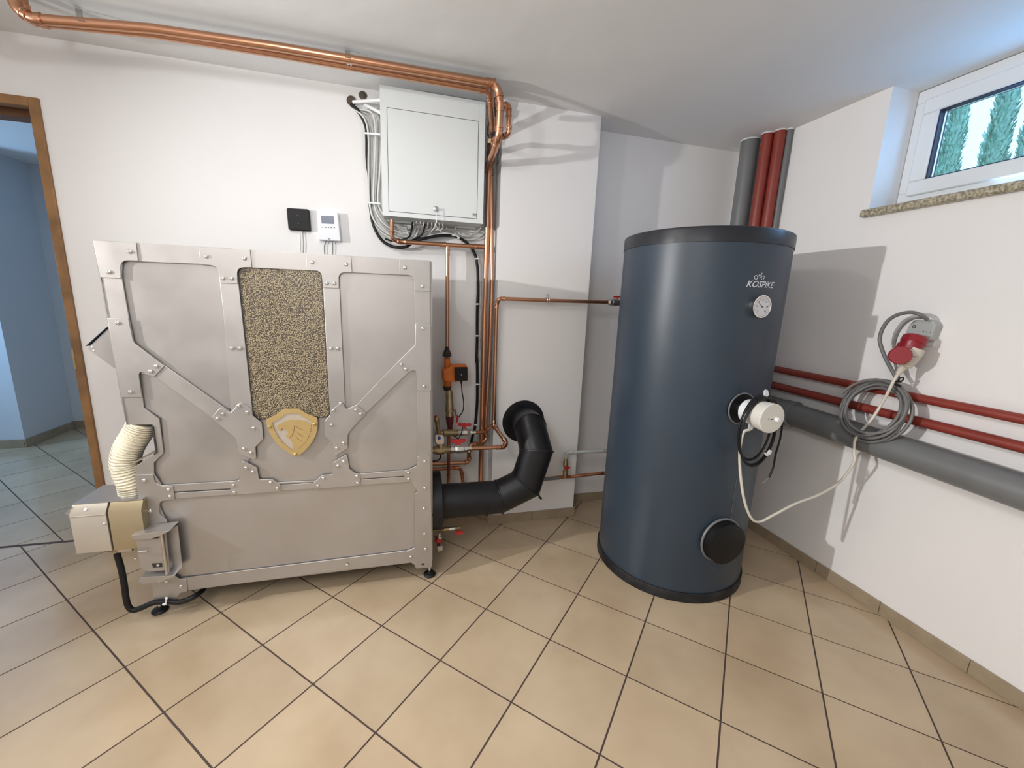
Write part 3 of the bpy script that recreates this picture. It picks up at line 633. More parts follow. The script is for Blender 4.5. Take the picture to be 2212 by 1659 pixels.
# ------------------------------------------------------------------ hot water tank
TX, TY, TR_ = 1.584, .200, .385
tank = thing('hot_water_tank', 'tall slate-blue cylindrical hot water tank with black rim and dial', 'tank', (TX, TY, 0))
def cyl(prof, seg=96): return lathe(prof, (TX, TY, 0), (0, 0, 1), seg)
obj('base_ring', cyl([(0, .390), (.004, .394), (.048, .394), (.052, .391), (.052, .36)]), 'dirty', tank)
obj('shell', cyl([(.046, TR_), (1.72, TR_), (1.725, .38)]), 'tank', tank)
obj('top_rim', cyl([(1.712, .386), (1.712, .3885), (1.765, .3885), (1.772, .386), (1.776, .378), (1.776, .05)]), 'rim', tank)
obj('seam', box(TX+.035, TX+.0365, TY-.3850, TY-.384, .40, .93), 'cable_g', tank)
# dial thermometer
DY = TY-TR_
th = obj('thermometer', lathe([(-.003, .046), (.018, .046), (.0235, .0475), (.0235, .0435), (.0205, .0425), (.0200, .001)], (TX+.004, DY, 1.452), (0, -1, 0), 40), 'chrome', tank)
obj('dial_face', lathe([(0, .0425), (.0006, .0425)], (TX+.004, DY-.0205, 1.452), (0, -1, 0), 40), 'dial', th)
def pt(a, r): return (TX+.004+r*math.sin(a), DY-.0216, 1.452+r*math.cos(a))
tk = [tube([pt(R(-135+27*k), .036), pt(R(-135+27*k), .031 if k % 2 == 0 else .034)], .0006, 4) for k in range(11)]
obj('dial_marks', joinp(*tk), 'ink', th)
obj('needle', joinp(tube([pt(R(130), .008), pt(R(-50), .026)], [.0016, .0005], 5), lathe([(0, .003), (.001, .003)], (TX+.004, DY-.0212, 1.452), (0, -1, 0), 12)), 'ink', th)
def text_mesh(s, size, shear=0.0):
    c = bpy.data.curves.new('t', 'FONT'); c.body = s; c.size = size; c.align_x = 'CENTER'; c.align_y = 'CENTER'; c.shear = shear; c.extrude = .0002
    o = bpy.data.objects.new('t', c); COL.objects.link(o); dg = bpy.context.evaluated_depsgraph_get()
    me = bpy.data.meshes.new_from_object(o.evaluated_get(dg)); bpy.data.objects.remove(o)
    return [tuple(v.co) for v in me.vertices], [tuple(p.vertices) for p in me.polygons]
def numbers_on_dial():
    out = []
    for k, s in enumerate(('0', '20', '40', '60', '80', '100', '120')):
        g = text_mesh(s, .0075); a = R(-135+45*k); out.append(([(x+TX+.004+.0265*math.sin(a), DY-.0214+z, y+1.452+.0265*math.cos(a)) for x, y, z in g[0]], g[1]))
    return joinp(*out)
obj('dial_numbers', numbers_on_dial(), 'ink', th, recalc=False)
def wrap(g, x0, z0):      # lay lettering on the shell
    V = []
    for x, y, z in g[0]:
        a = -PI/2+(x0+x-TX)/TR_; rr = TR_+.0004+z
        V.append((TX+rr*math.cos(a), TY+rr*math.sin(a), z0+y))
    return V, g[1]
obj('lettering', wrap(text_mesh('KOSPIKE', .037, .35), TX+.002, 1.543), 'logo', tank, recalc=False)
def outline(pts, r=.0009): return tube([Vector((TX+.385*math.cos(-PI/2+(x-TX)/TR_), TY+.3855*math.sin(-PI/2+(x-TX)/TR_), z)) for x, z in pts], r, 5, closed=True)
lx, lz = TX-.012, 1.572
el = lambda cx, cz, a, b, t: [(cx+a*math.cos(k*PI/6)*math.cos(t)-b*math.sin(k*PI/6)*math.sin(t), cz+a*math.cos(k*PI/6)*math.sin(t)+b*math.sin(k*PI/6)*math.cos(t)) for k in range(12)]
obj('emblem', joinp(outline(el(lx-.016, lz, .0075, .0085, .2)), outline(el(lx+.018, lz, .0070, .0090, -.5)), outline([(lx-.008, lz), (lx-.003, lz+.011), (lx+.002, lz+.008), (lx+.007, lz+.012), (lx+.011, lz+.020), (lx+.008, lz+.010), (lx+.009, lz+.002), (lx+.001, lz-.002)])), 'logo', tank)
# inspection cover
CXc, CZc = TX-.006, .345
cov = obj('inspection_cover', lathe([(-.02, .102), (.045, .102), (.047, .099), (.047, .001)], (CXc, DY, CZc), (0, -1, 0), 48), 'black', tank)
obj('cover_ring', ring_shape((CXc, DY-.004, CZc), (0, 1, 0), .108, .006, 48, 8), 'greyp', tank)
# immersion heater with its flange
hz = .998
obj('heater_flange', joinp(lathe([(-.012, .072), (.004, .072)], (TX, DY, hz), (0, -1, 0), 40)), 'black', tank)
obj('flange_ring', ring_shape((TX, DY-.003, hz), (0, 1, 0), .071, .0035, 40, 8), 'greyp', tank)
heater = thing('immersion_heater', 'white round electric immersion heater screwed into the tank', 'heater', (TX, DY-.02, hz-.05))
obj('neck', lathe([(.002, .024), (.028, .024), (.028, .030), (.040, .030)], (TX, DY, hz), (0, -1, 0), 28), 'nickel', heater)
obj('body', lathe([(.030, .038), (.036, .052), (.085, .054), (.100, .046), (.108, .040), (.108, .036)], (TX, DY, hz), (0, -1, 0), 40), 'whitep', heater)
obj('head', lathe([(.100, .040), (.104, .060), (.150, .0635), (.160, .0635), (.163, .061), (.163, .001)], (TX, DY, hz), (0, -1, 0), 48), 'offwhite', heater, label='off-white drum-shaped head')
obj('face_plate', lathe([(.1632, .058), (.1640, .058)], (TX, DY, hz), (0, -1, 0), 48), 'offwhite', heater)
obj('knob', lathe([(.163, .0105), (.176, .0095), (.178, .007)], (TX+.021, DY, hz-.004), (0, -1, 0), 16), 'whitep', heater)
obj('indicator', box(TX-.008, TX+.004, DY-.1648, DY-.1638, hz-.004, hz), 'ink', heater)
obj('indicator', ring_shape((TX-.02, DY-.1642, hz), (0, 1, 0), .0025, .0006, 10, 4), 'ink', heater)
obj('gland', lathe([(0, .010), (.02, .010), (.03, .007)], (TX-.01, DY-.075, hz-.045), (-.1, -.1, -1), 14), 'whitep', heater)
# bare coil of sensor cable on the heater
cc = Vector((1.5886,-0.272,1.079)); V = []
pth = []
for k in range(4*28+1):
    t = 2*PI*k/28; lp = k/28; f_ = [0, 1, .1, .5, 0][min(4, int(lp))]*(1-(lp % 1))+[1, .1, .5, 0, 0][min(4, int(lp))]*(lp % 1); a = .105-.026*f_; b = .162-.030*f_
    pth.append(cc+Vector((a*math.sin(t)+.0012*lp, -.0085*(lp-1.5)+.004*math.sin(t), b*math.cos(t)-b-.002*lp)))
black_coil = thing('sensor_cable_coil', 'coil of thin black cable hung over the white immersion heater', 'cable', tuple(cc))
tail = smooth([pth[-1]]+[Vector(q) for q in [(1.6687,-0.262,1.0561),(1.7308,-0.262,0.9896),(1.7453,-0.262,0.8877),(1.7351,-0.262,0.8007),(1.7341,-0.262,0.7361),(1.7185,-0.262,0.6841)]], 8)
obj('cable', tube(pth+tail[1:], .0042, 8), 'rubber', black_coil, angle=80)
e0, e1 = Vector((1.7181,-0.262,0.6862)), Vector((1.6874,-0.262,0.662))
obj('connector', lathe([(0, .007), (.004, .007), (.004, .0055), ((e1-e0).length, .0055)], e0, e1-e0, 12), 'greyp', black_coil)
obj('label_tag', prism([(1.5981,1.0979),(1.6047,1.1051),(1.6148,1.103),(1.6261,1.0826),(1.6156,1.0725),(1.6018,1.0794)], -.277, -.272), 'logo', black_coil)
obj('label_tag', prism([(1.6316,0.8236),(1.651,0.8244),(1.6598,0.8374),(1.6709,0.8321),(1.6684,0.8175),(1.6472,0.8094)], -.297, -.291), 'logo', black_coil)

# ------------------------------------------------------------------ pipes: helper builds a run with elbows and sleeves
CU = 'copper'
def run(name, label, path, r, m=CU, rad=.03, sleeves=(), cat='pipe', group=None, seg=14):
    t = thing(name, label, cat, tuple(path[0]), group)
    obj('pipe', tube(bend(path, rad), r, seg), m, t, angle=60)
    P = [Vector(p) for p in path]
    for i in range(1, len(P)-1):
        a = (P[i-1]-P[i]); b = (P[i+1]-P[i]); ang = a.angle(b)
        if ang > R(165): continue
        d = min(rad/math.tan(ang/2), a.length*.49, b.length*.49)
        for v in (a, b):
            u = v.normalized(); c = P[i]+u*(d+.002)
            obj('sleeve', joinp(lathe([(-.004, r), (-.003, r*1.16), (.010, r*1.16), (.012, r*1.28), (.015, r*1.28), (.016, r)], c, u, seg)), m, t)
    for (i, f) in sleeves:
        c = P[i].lerp(P[i+1], f); u = (P[i+1]-P[i]).normalized()
        obj('sleeve', lathe([(-.018, r), (-.017, r*1.28), (-.013, r*1.28), (-.012, r*1.15), (.012, r*1.15), (.013, r*1.28), (.017, r*1.28), (.018, r)], c, u, seg), m, t)
    return t
# three pipes under the ceiling
zc = 2.435
run('copper_pipe', 'front one of the two copper pipes under the ceiling, elbowed down right of the cabinet', [(-1.2367,0.5,2.5042), (-1.2472,0.5,2.4163), (-1.1969,0.5,2.3899), (-0.8201,0.5,2.4262), (-0.3785,0.495,2.4369), (0.562,0.495,2.4433), (0.5785,0.495,2.3557), (0.5785,0.515,2.2232), (0.5755,0.6,2.1864), (.572, .80, 2.15)], .0172, rad=.045, sleeves=[(6, .05), (4, .97)], group='copper pipes under the ceiling')
run('copper_pipe', 'rear one of the two copper pipes under the ceiling, dropping behind the cabinet', [(-1.2588,0.565,2.5165), (-1.2579,0.565,2.4273), (-1.2227,0.565,2.4107), (-0.8482,0.56,2.4358), (-0.3953,0.56,2.44), (0.5372,0.56,2.4399), (0.5777,0.68,2.3403), (0.5922,0.8,2.2163), (0.5836,0.8,1.2936), (0.5842,0.8,0.2675)], .0160, rad=.04, sleeves=[(6, .6), (5, .1)], group='copper pipes under the ceiling')
if True:
    def strap(px_top, low, end, lb):
        a = Vector(px_top); b = Vector(low); c = Vector(end)
        w2 = Vector((.011, 0, 0)); n = Vector((0, -.0015, 0)); V = []
        for q in (a, b, c): V += [tuple(q-w2), tuple(q+w2), tuple(q+w2+n), tuple(q-w2+n)]
        F = []
        for k in range(2):
            o = 4*k; F += [(o+i, o+(i+1) % 4, o+4+(i+1) % 4, o+4+i) for i in range(4)]
        F += [(0, 1, 2, 3), (11, 10, 9, 8)]
        s = thing('pipe_strap', lb, 'strap', tuple(a), 'straps of the ceiling pipes'); obj('band', (V, F), 'nickel', s)
        for f in (.3, .7): q = b.lerp(c, f); obj('hole', lathe([(0, .003), (.001, .003)], (q.x, q.y-.002, q.z), (0, -1, 0), 8), 'dark', s)
        return s
    strap((-1.096,0.5814,2.488), (-1.0378,0.475,2.3993), (-1.0622,0.57,2.4233), 'grey perforated strap holding the ceiling pipes near their far left end')
    strap((-0.1095,0.5291,2.488), (-0.1017,0.475,2.4337), (-0.104,0.565,2.4342), 'grey perforated strap holding the ceiling pipes left above the cabinet')
# bypass loop at the top of the riser
run('bypass_loop', 'small copper bypass loop sticking out right of the riser top', [(0.5927,0.6,2.3846), (0.6009,0.56,2.375), (0.6273,0.53,2.3866), (0.6313,0.53,2.2929), (0.6353,0.53,2.2481), (0.6026,0.56,2.2415), (0.5967,0.6,2.2569)], .0125, rad=.035, sleeves=[(2, .45)])
run('mixing_branch', 'short curved copper branch with fittings joining the two risers', [(0.5924,0.58,2.2495), (0.5818,0.66,2.2594), (0.5911,0.72,2.2201), (0.6093,0.78,2.1952)], .0110, rad=.02, sleeves=[(1, .5), (2, .3)])
vb = thing('check_valve', 'dark brass valve between cabinet and copper risers near the ceiling', 'valve', (0.5878,0.74,2.3225))
obj('body', lathe([(0, .016), (.03, .016), (.03, .024), (.07, .024), (.07, .018), (.12, .016), (.12, .022), (.155, .022), (.155, .014), (.20, .014)], (0.5805,0.72,2.271), Vector((0.5787,0.7,2.4009))-Vector((0.5805,0.72,2.271)), 16), 'brown', vb)
obj('union_nut', lathe([(0, .019), (.02, .019)], (0.5772,0.72,2.2788), (0, 0, -1), 6), 'brass', vb)
# risers
run('copper_riser', 'thicker right copper riser beside the black cable, from cabinet height to floor', [(0.5971,0.8,2.2427), (0.6243,0.8,1.5668), (0.6224,0.8,1.1253), (0.6083,0.8,0.6734), (0.6156,0.8,0.5625), (0.5781,0.78,0.5391), (0.4954,0.76,0.5492), (0.5002,0.76,0.4328), (0.4711,0.76,0.4286), (0.2675,0.74,0.443)], .0125, rad=.028, sleeves=[(0, .15), (2, .8), (5, .3)])
run('copper_pipe', 'copper pipe running across the white chimney breast to the tank', [(0.6354,0.69,0.6997), (0.6319,0.69,1.4145), (0.6432,0.69,1.447), (0.9384,0.69,1.4471), (1.3487,0.69,1.452)], .0112, rad=.035, group='pipes on the chimney breast')
run('drop_pipe', 'short copper pipe dropping from the tee to the orange pump', [(0.3603,0.8,1.7283), (0.3624,0.8,1.1531)], .0115, rad=.02, sleeves=[(0, .06)])
run('branch_pipe', 'horizontal copper pipe below the cabinet between elbow and risers', [(0.0626,0.74,1.8354), (0.0581,0.76,1.735), (0.1077,0.79,1.7319), (0.334,0.8,1.7342), (0.5815,0.8,1.7382)], .0118, rad=.035, sleeves=[(2, .04), (3, .0), (3, .72), (3, .88)])
cl = thing('pipe_clamp', 'steel pipe clamp on the copper pipe across the chimney breast', 'clamp', (0.9394,0.69,1.4496))
obj('band', joinp(ring_shape((0.9357,0.69,1.4485), (1, 0, 0), .0155, .003, 20, 6), ring_shape((0.9462,0.69,1.4489), (1, 0, 0), .0155, .003, 20, 6)), 'nickel', cl)
obj('lug', joinp(box(*[c for p in zip((0.9353,0.7,1.4713), (0.9422,0.68,1.4836)) for c in p]), tube([(0.9429,0.7,1.4487), ((0.9553,0.735,1.4489)[0], .736, (0.9394,0.69,1.4486)[2])], .004, 8)), 'nickel', cl)
# valve of the tank's upper connection
tv = thing('tank_valve', 'nickel valve with red lever where the upper copper pipe meets the tank', 'valve', (1.3375,0.6,1.4462))
a0 = Vector((1.3339,0.69,1.4515));
run_p = [(1.345,0.69,1.4519), (1.42, .69, a0.z), (1.46, .60, a0.z), (1.46, .52, a0.z)]
obj('body', lathe([(0, .014), (.012, .018), (.012, .020), (.03, .020), (.03, .024), (.055, .024), (.055, .021), (.09, .021), (.12, .016), (.30, .014)], a0, (1, -.10, 0), 16), 'nickel', tv)
obj('lever', joinp(tube([(1.3663,0.68,1.4843),(1.3882,0.68,1.4878),(1.4449,0.68,1.4834)], .005, 8), tube([(1.3924,0.68,1.4834),(1.394,0.68,1.467)], .006, 8)), 'red', tv)
# lower tank connections
run('grey_pipe', 'thin grey plastic pipe from the small valve post to the tank', [(1.1122,0.66,0.4453), (1.1101,0.66,0.4953), (1.3794,0.62,0.506), (1.45, .50, (1.3794,0.62,0.506)[2])], .0115, 'greyl', .02)
run('lower_copper_pipe', 'low copper pipe from the grey stub to the tank foot', [(0.9798,0.66,0.3245), (1.0641,0.66,0.3277), (1.1569,0.66,0.3258), (1.3798,0.62,0.3531), (1.45, .50, (1.3798,0.62,0.3531)[2])], .0105, 'copper_dull', .02)
gs = obj('grey_stub_pipe', tube([(0.967,0.66,0.3222),(1.0774,0.66,0.3254)], .0125, 12), 'greyp'); tag(gs, 'dark grey pipe sleeve entering the tee behind the flue elbow', 'pipe')
sv = thing('drain_valve', 'small brass valve post with red lever on the chimney breast', 'valve', (1.1196,0.66,0.3168))
obj('body', lathe([(0, .013), (.02, .013), (.02, .017), (.045, .017), (.05, .012), (.075, .012), (.08, .017), (.11, .017), (.12, .012), (.15, .012)], (1.1171,0.66,0.3236), Vector((1.1097,0.66,0.4811))-Vector((1.1171,0.66,0.3236)), 14), 'brass', sv)
obj('lever', joinp(lathe([(0, .010), (.014, .010)], (1.1125,0.652,0.3932), (0, -1, 0), 12), prism([(1.0969,0.4071),(1.1197,0.4075),(1.1447,0.3986),(1.121,0.3898),(1.1014,0.3886)], .636, .643)), 'red', sv)

# pump
pump = thing('circulation_pump', 'orange circulation pump with square black terminal box right of the boiler', 'pump', (0.3634,0.78,0.9098))
top_, bot_ = Vector((0.3603,0.78,1.0892)), Vector((0.3642,0.78,0.9098))
obj('pipe_body', lathe([(0, .0175), (.06, .019), (.065, .030), (.12, .033), (.14, .022), ((bot_-top_).length, .0195)], top_, bot_-top_, 20), 'orange', pump)
obj('motor', joinp(prism(fillet([(0.3331,1.0241),(0.3645,1.036),(0.3802,1.0528),(0.47,1.0538),(0.4784,1.0355),(0.4796,0.9577),(0.401,0.9525),(0.3651,0.955),(0.3373,0.9614)], .008), .735, .80)), 'orange', pump, bev=.004)
obj('terminal_box', prism(fillet([(0.3986,1.0416),(0.4727,1.0429),(0.4756,0.9635),(0.4009,0.9616)], .003), .715, .74), 'black', pump, bev=.003)
obj('led', ball((0.4377,0.7145,0.9992), .0028), 'logo', pump)
obj('cable_boot', lathe([(0, .007), (.018, .004)], (0.4396,0.725,0.9609), (0, 0, -1), 10), 'black', pump)
un = obj('upper_union', lathe([(0, .0125), (.018, .0125), (.02, .017), (.032, .020), (.038, .026), (.058, .026), (.062, .020)], (0.3597,0.79,1.156), Vector((0.3613,0.79,1.0878))-Vector((0.3597,0.79,1.156)), 8), 'brown', pump)
obj('lower_union', lathe([(0, .024), (.018, .024), (.03, .017)], (0.3626,0.78,0.9202), (0, 0, -1), 8), 'brown', pump)
pc = obj('pump_cable', tube(smooth([(0.439,0.72,0.9538),(0.4438,0.72,0.8968),(0.4543,0.72,0.8307),(0.4502,0.72,0.7769),(0.4265,0.72,0.7401)], 8), .0032, 8), 'rubber'); tag(pc, 'thin black cable hanging from the orange pump', 'cable')
# filter and ball valve below the pump
fv = thing('ball_valve', 'brass valve column with long red lever under the orange pump', 'valve', (0.3793,0.76,0.6493), 'boiler valves')
t0, t1 = Vector((0.3725,0.77,0.8953)), Vector((0.3772,0.74,0.643)); L = (t1-t0).length
obj('body', lathe([(0, .016), (L*.07, .0215), (L*.1, .0235), (L*.14, .0215), (L*.3, .0225), (L*.31, .0245), (L*.44, .0245), (L*.45, .027), (L*.52, .027), (L*.53, .022), (L*.62, .024)], t0, t1-t0, 10), 'brass', fv)
obj('bonnet', lathe([(L*.62, .0245), (L*.80, .021), (L*.86, .015), (L, .016)], t0, t1-t0, 16), 'dark_red', fv, label='dark red lower bonnet')
obj('blue_dot', lathe([(0, .005), (.002, .005)], (0.3762,0.735,0.7103), (0, -1, 0), 12), 'blue', fv)
obj('lever', prism(fillet([(0.3992,0.785),(0.4089,0.7833),(0.4125,0.7544),(0.4274,0.7395),(0.4248,0.7193),(0.4167,0.6979),(0.4097,0.6996),(0.4128,0.7285),(0.4065,0.746),(0.4035,0.7634)], .003), .726, .731), 'red', fv)
# upper brass line into the boiler
u0, u1 = Vector((0.3235,0.66,0.664)), Vector((0.5241,0.7,0.6443)); d_ = u1-u0; L = d_.length
uv = thing('ball_valve', 'brass and nickel ball valve of the upper boiler line with red wing handle', 'valve', tuple(u0), 'boiler valves')
obj('tee', lathe([(-.04, .012), (0, .012), (.004, .020), (L*.2, .021), (L*.44, .018)], u0, d_, 16), 'brass', uv)
obj('body', lathe([(L*.44, .022), (L*.50, .0225), (L*.52, .019), (L*.60, .024), (L*.76, .024), (L*.80, .020), (L*.86, .021), (L*.865, .012), (L*.98, .012), (L, .013)], u0, d_, 8), 'nickel', uv)
def wing(par, poly_w, y, stem):
    obj('wing_handle', prism(fillet(poly_w, .003), y-.007, y+.007), 'red', par, bev=.003)
    obj('handle_stem', tube(stem, .006, 10), 'nickel', par)
wing(uv, [(0.4132,0.7193),(0.4226,0.7232),(0.4376,0.7169),(0.4526,0.7191),(0.4718,0.715),(0.4855,0.7178),(0.4939,0.7118),(0.4913,0.6991),(0.4831,0.6966),(0.4652,0.7016),(0.4613,0.6861),(0.4449,0.6868),(0.4379,0.6999),(0.4256,0.701),(0.4161,0.7037)], .66, [(0.4532,0.67,0.6847),(0.452,0.67,0.6705)])
run('upper_return_pipe', 'short bent copper pipe between upper ball valve and the breast pipe', [(0.5198,0.7,0.6445), (0.5839,0.7,0.6436), (0.6294,0.69,0.6897)], .0100, 'copper_dull', .012, sleeves=[(0, .75)])
# lower return line
l0, l1 = Vector((0.252,0.5,0.6213)), Vector((0.4724,0.53,0.6087)); d_ = l1-l0; L = d_.length
lv = thing('ball_valve', 'large brass and nickel ball valve with bright red wing handle, lowest on the boiler side', 'valve', tuple(l0), 'boiler valves')
obj('tee', lathe([(-.02, .016), (.008, .016), (.010, .020), (.03, .026), (L*.28, .026), (L*.36, .020), (L*.46, .0165)], l0, d_, 18), 'brass', lv)
obj('spout', lathe([(0, .018), (.02, .017), (.045, .0125)], (0.2992,0.5,0.6292), Vector((0.2979,0.5,0.6718))-Vector((0.2992,0.5,0.6292)), 14), 'brass', lv)
obj('body', lathe([(L*.46, .025), (L*.55, .0255), (L*.57, .022), (L*.64, .028), (L*.78, .028), (L*.80, .023), (L*.87, .024), (L*.88, .016), (L*.97, .015), (L, .016)], l0, d_, 8), 'nickel', lv)
wing(lv, [(0.3537,0.6768),(0.3604,0.6791),(0.3693,0.6792),(0.3947,0.676),(0.4099,0.6766),(0.4304,0.6777),(0.436,0.6766),(0.437,0.6604),(0.4204,0.6586),(0.4102,0.6551),(0.4065,0.6459),(0.3823,0.6465),(0.3809,0.6567),(0.3593,0.66),(0.3538,0.6622)], .50, [(0.3956,0.505,0.6461),(0.3958,0.505,0.6326)])
run('lower_return_pipe', 'bright copper pipe from the large ball valve, elbowed up to the breast pipe', [(0.4697,0.53,0.6083), (0.6712,0.55,0.5973), (0.6878,0.57,0.6182), (0.6359,0.68,0.6882), (0.635,0.69,0.7144)], .0118, rad=.014, sleeves=[(0, .86), (3, .5)])
bv = thing('safety_valve', 'brass fitting with square grey body and blue button beside the boiler', 'valve', (0.29,0.48,0.6713))
obj('body', prism(fillet([(0.2655,0.7174),(0.3071,0.7162),(0.317,0.7013),(0.3172,0.6699),(0.3073,0.6625),(0.2777,0.6641),(0.2667,0.683)], .006), .465, .495), 'nickel', bv, bev=.003)
obj('button', ball((0.2885,0.462,0.7016), .0095, s=(1, .5, 1)), 'blue', bv)
hv = thing('air_vent', 'small brass air vent with a red cap next to the boiler edge', 'vent', (0.2905,0.58,0.6905))
h0, h1 = Vector((0.297,0.58,0.6848)), Vector((0.2853,0.58,0.7609)); L = (h1-h0).length
obj('body', lathe([(0, .012), (L*.9, .0115), (L, .013), (L*1.05, .015), (L*1.25, .013), (L*1.32, .008)], h0, h1-h0, 14), 'brass', hv)
obj('cap', lathe([(0, .008), (.010, .008), (.013, .006)], (0.2797,0.58,0.7812), (0, 0, 1), 12), 'red', hv)
run('boiler_drop_pipe', 'dark copper pipe dropping behind the large ball valve', [(0.3652,0.7,0.6733), (0.3633,0.68,0.5212), (0.3626,0.68,0.3375)], .0095, 'copper_dull', .02, sleeves=[(1, .78)])
run('hooked_copper_pipe', 'dull copper pipe leaving the boiler and hooking down to the flue', [(0.2619,0.74,0.4053), (0.4455,0.74,0.4048), (0.4614,0.74,0.3017)], .0105, 'copper_dull', .035, sleeves=[(0, .88)])
lp = obj('cable_loop', tube(smooth([(0.2565,0.55,0.5382),(0.2833,0.55,0.5378),(0.3012,0.55,0.5504),(0.3037,0.55,0.5695),(0.296,0.55,0.5809)], 8), .004, 8), 'rubber'); tag(lp, 'small loop of black cable under the large ball valve', 'cable')
sc_ = obj('sensor_cable', tube(smooth([(0.4392,0.64,0.7005),(0.4329,0.64,0.664),(0.4143,0.64,0.6309),(0.3993,0.64,0.643),(0.3804,0.64,0.651)], 8), .003, 8), 'rubber'); tag(sc_, 'thin black sensor cable draped over the upper ball valve', 'cable')
# drain valves near the floor
dv = thing('drain_cock', 'brass drain cock with red lever low beside the black flue', 'valve', (0.2997,0.45,0.1706), 'drain cocks near the floor')
p0, p1 = Vector((0.2558,0.45,0.1682)), Vector((0.408,0.45,0.1695)); d_ = p1-p0; L = d_.length
obj('body', lathe([(0, .008), (L*.1, .009), (L*.35, .0105), (L*.38, .013), (L*.5, .0125), (L*.56, .0125), (L*.75, .010), (L*.98, .0095), (L, .008)], p0, d_, 12), 'brass', dv)
obj('collar', lathe([(L*.57, .0128), (L*.78, .0128)], p0, d_, 8), 'nickel', dv)
obj('lever', prism(fillet([(0.3775,0.1523),(0.4016,0.1571),(0.4209,0.1491),(0.4228,0.1355),(0.3984,0.1346),(0.3811,0.1359)], .003), .435, .445), 'red', dv)
dw = thing('drain_cock', 'stubby valve with a red collar hanging by the boiler bottom corner', 'valve', (0.2839,0.42,0.0737), 'drain cocks near the floor')
obj('stem', lathe([(0, .008), (.02, .009), (.02, .016), (.032, .016)], (0.2871,0.42,0.1674), (0, 0, -1), 12), 'nickel', dw)
obj('cap', prism(fillet([(0.2738,0.0921),(0.3058,0.0899),(0.3036,0.0636),(0.2806,0.059)], .004), .41, .43), 'nickel', dw)
obj('collar', lathe([(0, .019), (.022, .019)], (0.2821,0.42,0.14), (0, 0, -1), 14), 'red', dw)
obj('spindle', lathe([(0, .009), (.02, .008)], (0.2822,0.42,0.1099), (0, 0, -1), 10), 'brown', dw)

# ------------------------------------------------------------------ flue pipe
flue = thing('flue_pipe', 'thick matt black flue pipe with elbow from the boiler into the chimney breast', 'pipe', (.70, .42, .25))
FP = [Vector((.290, .42, .357)), Vector((0.6164,0.42,0.3525)), Vector((0.7732,0.42,0.4207)), Vector((0.8259,0.42,0.6114)), Vector((0.8172,0.52,0.7156)), Vector((.842, .66, .70)), Vector((.838, .735, .70))]
FR_ = .091
secs = [(0, 1), (1, 2), (2, 3), (3, 4), (4, 6)]
P_ = FP
def mitre(i):
    if i == 0: return (P_[1]-P_[0]).normalized()
    if i == len(P_)-1: return (P_[-1]-P_[-2]).normalized()
    return ((P_[i]-P_[i-1]).normalized()+(P_[i+1]-P_[i]).normalized()).normalized()
def section(i, j, r):
    seg = 40; V = []; F = []; d = (P_[i+1]-P_[i]).normalized(); u, v = frame_for(d)
    for idx in range(i, j+1):
        n = mitre(idx); dd = (P_[idx]-P_[idx-1]).normalized() if idx > i else d
        uu = (u-dd*u.dot(dd)).normalized(); vv = dd.cross(uu)
        for k in range(seg):
            a = 2*PI*k/seg; o = (uu*math.cos(a)+vv*math.sin(a))*r; o = o-dd*(o.dot(n)/dd.dot(n)); V.append(tuple(P_[idx]+o))
    for q in range(j-i):
        for k in range(seg): F.append((q*seg+k, q*seg+(k+1) % seg, (q+1)*seg+(k+1) % seg, (q+1)*seg+k))
    return V, F
for (i, j) in secs: obj('duct_section', section(i, j, FR_), 'flue', flue, angle=50)
for i in (1, 2, 3, 4):
    n = mitre(i); d = (P_[i]-P_[i-1]).normalized(); u, v = frame_for(d); pts_ = []
    for k in range(44):
        a = 2*PI*k/44; o = (u*math.cos(a)+v*math.sin(a))*(FR_+.0015); o = o-d*(o.dot(n)/d.dot(n)); pts_.append(P_[i]+o)
    obj('joint_ring', tube(pts_, .0045 if i != 4 else .003, 8, closed=True), 'flue', flue)
obj('joint_ring', ring_shape((.545, .42, .347), (1, 0, -.05), FR_+.001, .002, 44, 6), 'flue', flue)
obj('rosette', lathe([(0, .137), (.003, .137), (.004, .130), (.003, .093), (.001, .093)], (.838, .7345, .692), (0, -1, 0), 48), 'flue', flue)
obj('joint_stud', lathe([(0, .006), (.02, .006)], (0.8511,0.4,0.341), (.6, 0, -.6), 8), 'flue', flue)

# ------------------------------------------------------------------ electrical cabinet
CY = .70
cx0, cx1 = (0.0154,0.7,2.3042)[0], (0.544,0.7,1.8894)[0]
cz0, cz1 = (0.5479,0.7,1.8461)[2], 2.448
cabn = thing('electrical_cabinet', 'white steel distribution cabinet with key in its door, under the ceiling pipes', 'cabinet', ((cx0+cx1)/2, YB, cz0))
obj('casing', joinp(box(cx0, cx1, CY+.003, YB-.045, cz0, cz1)), 'white', cabn, bev=.003)
ix0, ix1 = (0.0464,0.7,2.1559)[0], (0.511,0.7,2.1297)[0]; iz0, iz1 = (0.2796,0.7,1.8674)[2], (0.267,0.7,2.3542)[2]
obj('front_frame', joinp(box(cx0, cx1, CY, CY+.004, iz1, cz1), box(cx0, cx1, CY, CY+.004, cz0, iz0), box(cx0, ix0, CY, CY+.004, iz0, iz1), box(ix1, cx1, CY, CY+.004, iz0, iz1)), 'white', cabn)
obj('door_gap', box(ix0, ix1, CY+.0025, CY+.0035, iz0, iz1), 'greyp', cabn)
obj('door', box(ix0+.003, ix1-.003, CY-.001, CY+.0030, iz0+.003, iz1-.003), 'white', cabn, bev=.001)
obj('panel_line', box((0.5094,0.7,2.4506)[0]-.0008, (0.5094,0.7,2.4506)[0], CY-.0004, CY, iz1, cz1), 'greyl', cabn)
obj('back_plate', box(cx0+.03, cx1-.02, YB-.045, YB-.002, cz0-.01, cz1-.02), 'greyl', cabn)
